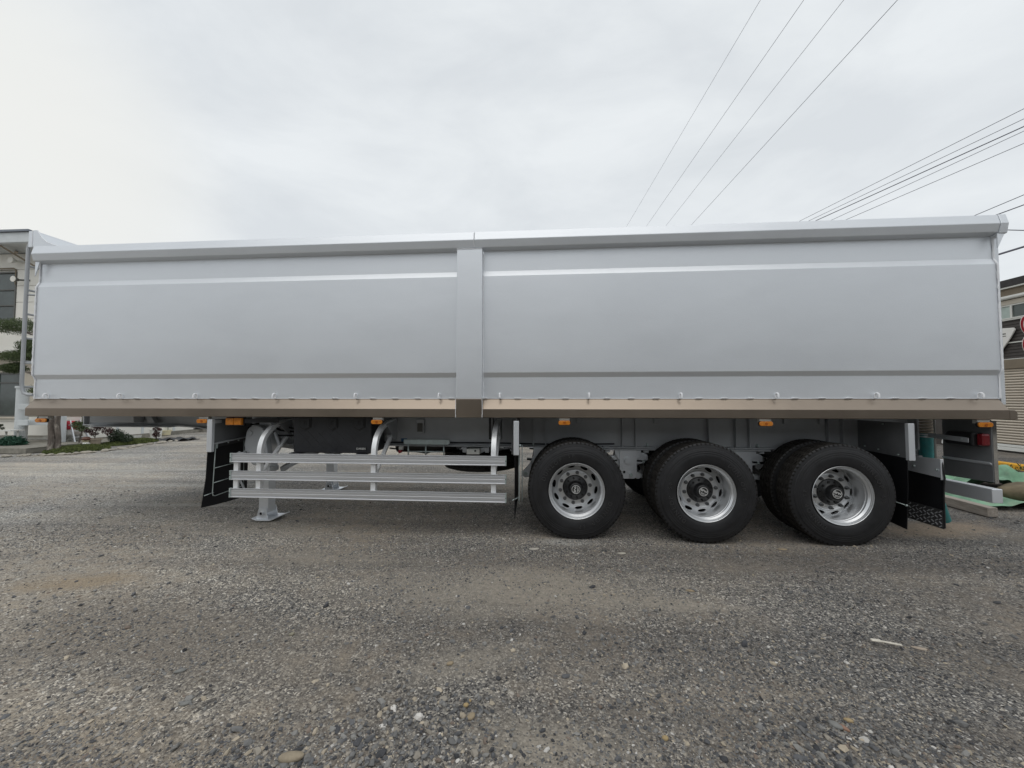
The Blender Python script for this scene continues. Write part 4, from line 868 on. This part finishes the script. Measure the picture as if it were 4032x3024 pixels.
# ---- marker lamps
def lamp(x0, x1):
    xc = (x0 + x1) / 2; w_ = x1 - x0; y = 4.225; z0 = 1.228; z1 = 1.276
    bk = part(B().box(xc - w_ * .42, xc + w_ * .46, y + .012, y + .06, 1.262, 1.303), "lamp_bracket", M['frame2'], .002, 1)
    p = []; r = .02
    for cx_, cz_, a0 in ((xc + w_ / 2 - r, z1 - r, 0), (xc - w_ / 2 + r, z1 - r, 90), (xc - w_ / 2 + r, z0 + r, 180), (xc + w_ / 2 - r, z0 + r, 270)):
        for k in range(5): a = R(a0 + k * 22.5); p.append((cx_ + r * math.cos(a), cz_ + r * math.sin(a)))
    ln = part(B().prism(p, 'y', y - .012, y + .012), "marker_lamp", M['amber'], .004, 2)
    part(B().prism([(xc + (a - xc) * 1.05, 1.252 + (b - 1.252) * 1.10) for a, b in p], 'y', y + .0005, y + .018), "lamp_base", M['hub'], parent=ln)
    part(B().lathe([(0, 0), (0, .013), (.004, .014)], (xc, y - .0165, 1.252), 16), "reflex_core", M['amberdark'], parent=ln)
for a, b in ((-6.085, -5.94), (-4.005, -3.875), (-1.908, -1.780), (.186, .312), (2.268, 2.402), (4.365, 4.500)): lamp(a, b)
part(B().tube([(-6.14, 4.3, 1.30), (-6.12, 4.26, 1.26), (-6.09, 4.24, 1.25)], .012, 8).cyl((-6.12, 4.26, 1.25), (-6.08, 4.24, 1.25), .02, 12), "lamp_cable", M['black'])
sl = part(B().box(-3.695, -3.595, 4.27, 4.32, 1.205, 1.288), "turn_lamp", M['amber'], .006, 2); part(B().box(-3.594, -3.498, 4.272, 4.32, 1.205, 1.288), "lamp_lens", M['amber'], .006, 2, parent=sl)
part(B().box(-3.705, -3.488, 4.30, 4.335, 1.197, 1.296), "lamp_base", M['hub'], parent=sl); part(B().bar((-3.5, 4.33, 1.25), (-3.2, 4.5, 1.25), .05, .05), "lamp_arm", M['black'])

# ---- front mudguard and flap
part(B().box(-3.862, -3.800, 4.205, 4.245, .897, 1.271), "mudguard_strip", M['silver'], .003, 2)
part(B().prism([(4.246, .99), (4.246, 1.27), (4.87, 1.27), (4.87, 1.04), (4.80, 1.0)], 'x', -3.845, -3.838), "mudguard_plate", M['plate'])
part(B().bar((-3.82, 4.246, .985), (-3.82, 4.93, 1.03), .045, .012), "mudguard_flange", M['silver_shaded']); part(B().bar((-3.825, 4.246, .962), (-3.825, 4.85, .998), .012, .05), "flap_clamp_bar", M['hub'])
part(B().box(-3.85, -3.80, 4.25, 4.34, 1.225, 1.262), "mudguard_rib", M['silver_shaded'])
for y in (4.30, 4.46, 4.62, 4.76): part(B().tube([(-3.818, y, .966 + (y - 4.25) * .06), (-3.808, y, .966 + (y - 4.25) * .06)], .008, 6), "bolt", M['galv'])
part(B().prism([(4.212, .905), (4.20, .60), (4.150, .275), (4.30, .262), (4.50, .25), (4.72, .245), (4.83, .30), (4.84, 1.0), (4.246, .97), (4.246, .905)], 'x', -3.856, -3.850), "mud_flap", M['rubber'])
fr = tube_part([(-3.815, 4.28, .96), (-3.82, 4.26, .42), (-3.82, 4.27, .385), (-3.82, 4.30, .375), (-3.82, 4.74, .40)], .0055, "flap_frame", M['galv'], 6)
for z in (.70, .53): tube_part([(-3.82, 4.27, z), (-3.82, 4.72, z + .02)], .0045, "frame_rod", M['galv'], 6, parent=fr)
tube_part([(-3.82, 4.72, .99), (-3.82, 4.73, .40)], .0045, "frame_rod", M['galv'], 6, parent=fr); tube_part([(-3.84, 4.17, .405), (-3.82, 4.28, .42)], .004, "frame_rod", M['galv'], 6, parent=fr)
part(B().box(-3.835, -3.805, 4.27, 4.30, .93, .99), "frame_clip", M['galv'])
# ---- guard-side flap before the first wheel
part(B().box(-.302, -.243, 4.205, 4.245, .899, 1.269), "mudguard_strip", M['silver'], .003, 2)
part(B().box(-.275, -.268, 4.246, 4.88, .97, 1.30), "mudguard_plate", M['plate'])
part(B().prism([(4.22, .93), (4.215, .6), (4.20, .40), (4.19, .215), (4.26, .245), (4.50, .27), (4.75, .30), (4.83, .36), (4.84, .98), (4.24, .97)], 'x', -.292, -.286), "mud_flap", M['rubber'])
for dx, y in ((.045, 4.26), (.075, 4.35)): tube_part([(-.29 + dx, y, .99), (-.29 + dx, y, .40), (-.29 + dx, y + .04, .36)], .0055, "flap_frame", M['galv'], 6)
tube_part([(-.315, 4.19, .417), (-.245, 4.26, .437)], .0045, "frame_rod", M['galv'], 6)
part(B().cyl((-.235, 4.26, .985), (-.235, 4.26, 1.01), .012, 8), "frame_clip", M['galv'])

# ---- toolbox with three latches
tb = part(B().prism([(-2.975, .862), (-2.99, .88), (-2.995, 1.28), (-2.975, 1.30), (-2.04, 1.30), (-2.02, 1.28), (-2.015, .88), (-2.03, .862)], 'y', 4.475, 4.86), "toolbox", M['black'], .012, 3)
for x in (-2.84, -2.505, -2.168):
    sh = [(x - .072, 1.29), (x + .072, 1.29), (x + .072, 1.165), (x, 1.125), (x - .072, 1.165)]; inn = [(x + (a - x) * .76, 1.215 + (b - 1.215) * .74) for a, b in sh]
    lt = part(B().prism(sh, 'y', 4.467, 4.480), "latch", M['hub'], .004, 2, parent=tb)
    part(B().prism(inn, 'y', 4.460, 4.4665), "latch_plate", M['black'], .002, 1, parent=tb)
    part(B().box(x - .032, x + .032, 4.4575, 4.4595, 1.195, 1.202).box(x - .014, x + .003, 4.4575, 4.4595, 1.203, 1.25).box(x + .003, x + .02, 4.4575, 4.4595, 1.235, 1.25).box(x + .01, x + .02, 4.4575, 4.4595, 1.203, 1.222), "latch_mark", M['hub'], parent=tb)
part(B().box(-2.205, -2.075, 4.468, 4.475, .90, .935), "name_plate", M['hub'], parent=tb)
part(text_bm(B(), "DAKEN", .034, .001, (-2.14, 4.4665, .917), (1, 0, 0), (0, 0, 1)), "lettering", M['white'], parent=tb)
for x in (-3.03, -2.2): part(B().box(x, x + .12, 4.46, 4.80, .845, .861), "toolbox_foot", M['black'])
for k in range(-2, 9):                                                   # quilted ribs on the lid
    for s in (-1, 1):
        xa = -2.95 + k * .12; p0 = Vector((xa, 4.4745, .90)); p1 = Vector((xa + s * .22, 4.4745, 1.12))
        if min(p0.x, p1.x) > -2.97 and max(p0.x, p1.x) < -2.04: part(B().bar(p0, p1, .003, .003), "lid_rib", M['black'], parent=tb)

# ---- landing gear
def leg(y, s):
    h = part(B().box(-3.535, -3.385, y - .08, y + .08, .60, 1.22), "landing_leg", M['silver'], .008, 2)
    part(B().box(-3.525, -3.400, y - .066, y + .066, .09, .599), "inner_leg", M['silver'], .005, 2, parent=h)
    part(B().box(-3.542, -3.378, y - .085, y + .085, .60, .66), "leg_collar", M['silver'], .004, 1, parent=h)
    f_ = part(B().prism([(-3.56, .035), (-3.50, .012), (-3.33, .012), (-3.27, .035), (-3.27, .047), (-3.33, .024), (-3.50, .024), (-3.56, .047)], 'y', y - .14, y + .17), "foot_plate", M['silver'], .002, 1, parent=h)
    for yy in (y - .10, y + .085): part(B().prism([(-3.53, .024), (-3.38, .024), (-3.41, .15), (-3.50, .15)], 'y', yy, yy + .012), "foot_lug", M['silver'], .002, 1, parent=h)
    part(B().lathe([(-.022, .018), (-.022, .028), (0, .030)], (-3.455, y - .10, .095), 20), "foot_pin", M['silver'], parent=h); part(B().cyl((-3.455, y - .10, .095), (-3.455, y - .113, .095), .018, 14), "pin_bore", M['rubber'], parent=h)
    return h
lg1 = leg(4.69, 1); leg(6.2, -1)
# gearbox housing on the near leg
gp = []
for k in range(9): a = R(20 + k * 17.5); gp.append((-3.50 + .125 * math.cos(a), 1.06 + .13 * math.sin(a)))
gp += [(-3.64, .95), (-3.62, .80), (-3.52, .70), (-3.40, .70), (-3.33, .82)]
part(B().prism(gp, 'y', 4.50, 4.60), "gearbox", M['silver_shaded'], .012, 3)
part(B().cyl((-3.57, 4.50, 1.09), (-3.57, 4.49, 1.09), .035, 20), "gearbox_boss", M['silver_shaded'])
part(B().strip([(4.6, .8)] * 1 + [(4.6, .9)], -3.4, -3.39, .01) if False else B().tube([(-3.33, 4.62, 1.09), (-3.27, 4.60, .98), (-3.25, 4.60, .90), (-3.30, 4.60, .82), (-3.42, 4.60, .73)], .018, 8), "gearbox_rib", M['silver_shaded'])
part(B().lathe([(-.02, .02), (-.02, .03), (0, .034)], (-3.60, 4.50, .855), 16), "crank_socket", M['silver_shaded'])
part(B().cyl((-3.60, 4.50, .855), (-3.64, 4.44, .85), .014, 8).tube([(-3.64, 4.44, .87), (-3.68, 4.43, .85), (-3.67, 4.43, .81), (-3.63, 4.43, .82), (-3.64, 4.44, .87)], .009, 6), "crank_handle", M['silver_shaded'])
tube_part([(-3.66, 4.46, .82), (-3.69, 4.50, .60), (-3.72, 4.55, .50), (-3.62, 4.55, .32)], .012, "hanging_rod", M['silver_shaded'], 8)
part(B().bar((-3.42, 4.80, .92), (-3.42, 6.1, .64), .05, .06).bar((-3.35, 4.80, .60), (-3.35, 6.1, .92), .05, .06), "leg_cross_brace", M['silver_shaded'])
part(B().bar((-3.35, 4.8, .60), (-2.75, 5.0, .92), .05, .05), "leg_stay", M['silver_shaded']); part(B().bar((-3.35, 6.1, .60), (-2.75, 6.0, .92), .05, .05), "leg_stay", M['silver_shaded'])
part(B().box(-3.50, -3.15, 4.78, 4.90, 1.0, 1.25), "leg_bracket", M['silver_shaded'], .006, 1)
o = part(B().box(-.11, .11, -.06, .06, -.05, .05), "valve_box", M['silver_shaded'], .01, 2); o.location = (-3.72, .55, 1.19); o.rotation_euler = (0, R(-52), 0)
o = part(B().bar((-3.80, 4.85, 1.03), (-3.62, 4.9, .99), .05, .03), "bracket_arm", M['silver_shaded'])
for k, (z, y) in enumerate(((1.22, 4.72), (1.18, 4.74), (1.14, 4.70))):
    tube_part([(-3.75, y, z), (-3.55, y + .02, z + .02), (-3.3, y - .05, z - .05 - .02 * k), (-3.12, y + .05, z - .10), (-3.02, y + .14, z - .04)], .012, "air_hose", M['rubber'], 6)
tube_part([(-3.0, 4.88, .955), (-1.9, 4.88, .95), (-.7, 4.88, .955), (.1, 4.88, .945), (.9, 4.88, .955)], .009, "brake_line", M['black'], 6)
for x in (-1.3, -.1, .6, 1.3, 1.9, 2.6): part(B().box(x - .01, x + .01, 4.865, 4.899, .93, .965), "line_clip", M['galv'])
for x in (.75, 2.05): tube_part([(x, 4.86, .93), (x + .03, 4.84, .84), (x + .12, 4.88, .76), (x + .22, 4.95, .70)], .011, "air_hose", M['rubber'], 6)
# ---- rack, stickers, lamp box and pipes beside the toolbox
rk = part(B().prism([(-1.735, 1.0), (-1.735, .945), (-1.715, .935), (-1.165, .935), (-1.145, .95), (-1.145, 1.0)], 'y', 4.78, 4.80), "chock_rack", M['galv'], .004, 1)
for x in (-1.67, -1.445, -1.215): tube_part([(x, 4.77, .935), (x, 4.77, .775)], .009, "rack_rod", M['galv'], 8, parent=rk)
tube_part([(-1.67, 4.77, .85), (-1.215, 4.77, .85)], .008, "rack_rod", M['galv'], 8, parent=rk); tube_part([(-1.67, 4.84, .77), (-1.215, 4.84, .77)], .008, "rack_rod", M['galv'], 8, parent=rk)
part(B().box(-1.81, -1.73, 4.896, 4.899, .955, 1.0), "blue_sticker", M['blue'])
part(B().box(-1.60, -1.50, 4.86, 4.899, 1.07, 1.25), "beam_bracket", M['silver_shaded'], .004, 1); part(B().box(-1.585, -1.515, 4.855, 4.86, 1.09, 1.20), "bracket_recess", M['frame'])
part(B().cyl((-2.0, 5.3, .88), (-1.15, 5.3, .88), .11, 24), "air_tank", M['hub'])
part(B().cyl((-1.80, 4.87, .84), (-1.80, 4.82, .84), .022, 12), "air_coupling", M['redblue']); part(B().box(-1.82, -1.77, 4.84, 4.88, .86, .905), "coupling_mount", M['pvcw'])
bx = part(B().prism([(-.93, .82), (-.93, .885), (-.765, .885), (-.765, .82)], 'y', 4.78, 4.95), "control_box", M['pvcw'], .004, 1); part(B().cyl((-.82, 4.78, .865), (-.82, 4.77, .865), .012, 12), "knob", M['hub'], parent=bx)
for x in (-.985, -.70): part(B().box(x, x + .05, 4.80, 4.90, .84, .904), "box_mount", M['silver_shaded'], .003, 1)
part(B().prism([(-.765, .825), (-.765, .89), (-.69, .90), (-.66, .87)], 'y', 4.86, 4.95), "box_stay", M['silver_shaded'])
part(B().tube([(-.36, 4.85, 1.25), (-.36, 4.85, .86), (-.36, 4.86, .82)], .014, 8), "air_pipe", M['silver_shaded']); part(B().cyl((-.36, 4.85, .86), (-.36, 4.85, .88), .03, 10), "pipe_union", M['silver_shaded'])
part(B().box(-.66, -.60, 4.85, 4.90, 1.0, 1.27), "beam_block", M['hub'])
for x0 in (.44, 1.38, 2.9, 3.3): part(B().box(x0, x0 + .055, 4.86, 4.899, 1.21, 1.31), "body_rest", M['silver_shaded'], .003, 1)
# hoses slung below the frame
tube_part([(-2.0, 5.0, .86), (-1.5, 5.0, .80), (-1.3, 5.0, .86), (-1.0, 5.1, .90)], .010, "air_hose", M['rubber'], 6)

# ---- behind the last wheel
part(B().box(3.699, 3.757, 4.205, 4.245, .887, 1.262), "mudguard_strip", M['silver'], .003, 2)
mp_ = part(B().prism([(4.246, .888), (4.246, 1.262), (4.90, 1.262), (4.90, .90)], 'x', 3.748, 3.756), "mudguard_plate", M['plate'], .001, 1)
for y, z in ((4.28, 1.23), (4.28, .915), (4.38, .925), (4.62, .95), (4.8, .965), (4.55, 1.235)): part(B().tube([(3.748, y, z), (3.738, y, z)], .009, 6), "bolt", M['galv'], parent=mp_)
part(B().prism([(4.275, .90), (4.28, .60), (4.31, .17), (4.45, .185), (4.7, .20), (4.87, .22), (4.88, .92)], 'x', 3.738, 3.744), "mud_flap", M['rubber'])
tube_part([(3.73, 4.30, .42), (3.73, 4.80, .44)], .0045, "frame_rod", M['galv'], 6); part(B().cyl((3.72, 4.29, .42), (3.735, 4.29, .42), .010, 8), "frame_clip", M['galv'])
fp = part(B().prism([(4.21, .715), (4.21, .895), (4.23, .905), (4.70, .885), (4.70, .735)], 'x', 4.005, 4.012), "flap_carrier", M['silver'], .001, 1)
for y in (4.26, 4.50): part(B().tube([(4.005, y, .79), (3.990, y, .79)], .011, 6), "bolt", M['galv'], parent=fp)
part(B().box(3.985, 4.012, 4.20, 4.212, .70, .905), "carrier_edge", M['silver'], .003, 1)
part(B().prism([(4.225, .75), (4.20, .72), (4.215, .60), (4.225, .45), (4.23, .208), (4.68, .222), (4.69, .75)], 'x', 4.015, 4.022), "mud_flap", M['rubber'])
tp = B().box(4.008, 4.014, 4.225, 4.68, .208, .395); bars = B()
for r_ in range(5):
    for c_ in range(11):
        y = 4.25 + c_ * .040; z = .228 + r_ * .036 + (.018 if c_ % 2 else 0); s = 1 if (c_ + r_) % 2 else -1
        if z < .388: bars.bar((4.005, y - .011, z - s * .009), (4.005, y + .011, z + s * .009), .007, .007)
tpo = part(tp, "tread_plate", mat('chequer_plate', (.10, .10, .10), .3, .6)); part(bars, "tread_bars", M['alu'], parent=tpo)["kind"] = "stuff"
tube_part([(4.0, 4.21, .90), (4.0, 4.195, .80), (4.005, 4.19, .72), (4.01, 4.21, .60), (4.01, 4.215, .22)], .008, "flap_edge_rod", M['hub'], 6)
# drain hose
hz = part(B().tube([(4.50, 4.90, 1.12), (4.50, 4.90, .85), (4.52, 4.915, .65), (4.62, 4.96, .40), (4.78, 5.03, .07)], .062, 24, cap=False).tube([(4.50, 4.90, 1.12), (4.50, 4.90, .85), (4.52, 4.915, .65), (4.62, 4.96, .40), (4.78, 5.03, .07)], .056, 24, cap=False), "drain_hose", M['teal'])
cl = B()
for k in range(5): cl.lathe([(-.012, .060), (-.004, .070), (.004, .070), (.012, .060)], (4.50, 4.90, 1.12 + k * .035), 24, 'z')
part(cl, "hose_sleeve", M['terra']); part(B().lathe([(-.008, .066), (0, .068), (.008, .066)], (4.5, 4.9, 1.095), 24, 'z').lathe([(-.008, .066), (0, .068), (.008, .066)], (4.5, 4.9, 1.07), 24, 'z'), "hose_clamp", M['alu'])
tube_part([(4.45, 4.745, 1.30), (4.45, 4.745, .80)], .009, "rear_rod", M['frame2'], 8)
part(B().box(4.30, 4.32, 4.78, 5.6, .93, 1.30), "rear_cross_plate", M['silver_shaded']); part(B().box(4.25, 4.29, 4.72, 5.6, .84, .87), "rear_cross_rail", M['silver_shaded'])
# rear lamp panel
rpz = part(B().prism([(4.245, .675), (4.245, 1.30), (4.72, 1.30), (4.72, .66)], 'x', 4.508, 4.514), "rear_panel", M['plate'])
part(B().prism([(4.508, .862), (4.49, .875), (4.49, .862), (4.508, .845)], 'y', 4.25, 4.72), "panel_fold", M['silver'], parent=rpz)
part(B().box(4.515, 4.552, 4.238, 4.246, .665, 1.29), "polished_edge", M['mirror'], parent=rpz)
tl = part(B().prism([(4.31, 1.025), (4.31, 1.165), (4.56, 1.165), (4.61, 1.10), (4.61, 1.06), (4.58, 1.03)], 'x', 4.40, 4.507), "tail_lamp", M['hub'], .012, 2)
part(B().box(4.43, 4.506, 4.248, 4.309, 1.035, 1.158), "red_lens", M['red'], .015, 3, parent=tl)
part(B().bar((4.392, 4.34, 1.085), (4.392, 4.76, 1.10), .008, .05), "lamp_arm", M['silver_shaded'], .002, 1)
for y in (4.40, 4.55): part(B().tube([(4.388, y, 1.09), (4.380, y, 1.09)], .008, 6), "bolt", M['galv'])
# rear underrun bumper
part(B().box(4.468, 4.566, 4.222, 6.71, .473, .613), "rear_bumper", M['silver'], .008, 3)
for y in (4.95, 5.95): part(B().box(4.35, 4.467, y, y + .06, .50, 1.30), "bumper_stay", M['silver_shaded'], .003, 1)

# ================================================================== larger stones and litter on the yard
def pebble(x, y, rx, ry, rz, rot, colr, label, cat="stone"):
    bm = bmesh.new(); bmesh.ops.create_icosphere(bm, subdivisions=2, radius=1); rr = random.Random(int(x * 977 + y * 131))
    ph = rr.uniform(0, 6)
    for v in bm.verts:
        v.co *= 1 + rr.uniform(-.05, .05) + .09 * math.sin(2.2 * v.co.x + ph) * math.cos(1.7 * v.co.y + ph); v.co = Vector((v.co.x * rx, v.co.y * ry, v.co.z * rz))
    me = bpy.data.meshes.new("pebble"); bm.to_mesh(me); bm.free(); me.polygons.foreach_set("use_smooth", [True] * len(me.polygons))
    me.materials.append(mat("stone_" + str(len(bpy.data.materials)), colr, .8, 0, var=.2, vscale=30, bump=.4, bscale=120))
    o = link("pebble", me, None, (x, y, float(gheight(np.array(x), np.array(y))) + rz * .55)); o.rotation_euler = (0, 0, rot)
    tag(o, label, cat, "larger stones lying in the gravel")
tan, gry, dk, wht, rdd = (.30, .24, .16), (.20, .20, .19), (.07, .072, .078), (.50, .48, .44), (.28, .17, .12)
for a in ((-.335, 1.86, .024, .017, .010, 1.0, tan, "oval tan pebble at the bottom left of centre"), (-.372, 1.925, .014, .011, .009, .2, (.38, .28, .14), "yellowish pebble just above the oval tan one"), (-.360, 1.955, .011, .009, .007, .9, (.34, .25, .13), "smaller ochre pebble topping the pair above the oval tan one"),
          (-.521, 2.219, .021, .014, .010, .5, tan, "lone flat tan pebble above the bottom left cluster"), (1.36, 1.965, .030, .019, .013, -.9, gry, "large grey oval pebble on top of the right-hand gravel heap"), (1.387, 1.955, .026, .012, .010, -1.0, rdd, "reddish pebble tucked behind the large grey oval one"),
          (1.445, 2.0, .020, .012, .009, -.3, (.36, .27, .15), "ochre stone right of the large grey oval pebble"), (1.21, 1.96, .020, .016, .012, 0, dk, "blue-grey stone left of the large grey oval pebble"), (1.25, 2.55, .026, .014, .014, .6, dk, "dark angular stone in the right middle of the yard"),
          (1.17, 3.20, .040, .016, .007, -.1, tan, "pale flat stone in the gravel right of centre"), (2.30, 2.60, .042, .016, .007, -.3, (.36, .30, .24), "long pinkish flat stone right of the white stick"), (2.9, 2.55, .038, .016, .008, -.4, tan, "tan flat stone near the right edge"),
          (-2.0, 2.05, .030, .014, .010, .5, gry, "long grey stone at the lower left"), (-1.75, 1.83, .026, .014, .009, .4, gry, "grey slab stone at the bottom left"), (-1.60, 2.42, .018, .014, .010, .9, (.26, .24, .18), "greenish pebble in the left foreground"),
          (.55, 1.84, .016, .012, .009, .3, (.36, .27, .14), "small ochre pebble at the bottom centre"), (.78, 3.9, .045, .022, .007, .1, (.42, .39, .33), "pale flat stone near the first wheel"), (-.08, 3.93, .055, .025, .009, .1, (.42, .39, .34), "cream crumbly stone left of the first wheel's foot"), (2.42, 4.15, .05, .02, .008, 0, tan, "tan stone beside the last wheel's foot"),
          (-1.05, 1.60, .055, .025, .016, .2, (.30, .25, .18), "largest tan stone at the bottom edge")): pebble(*a)
o = B().bar((2.07, 2.615, .014), (2.18, 2.572, .016), .014, .009).bar((2.04, 2.62, .014), (2.09, 2.607, .016), .024, .009).obj("stick", M['stick'], None, .003, 1); tag(o, "bleached white stick lying in the gravel at right", "stick")
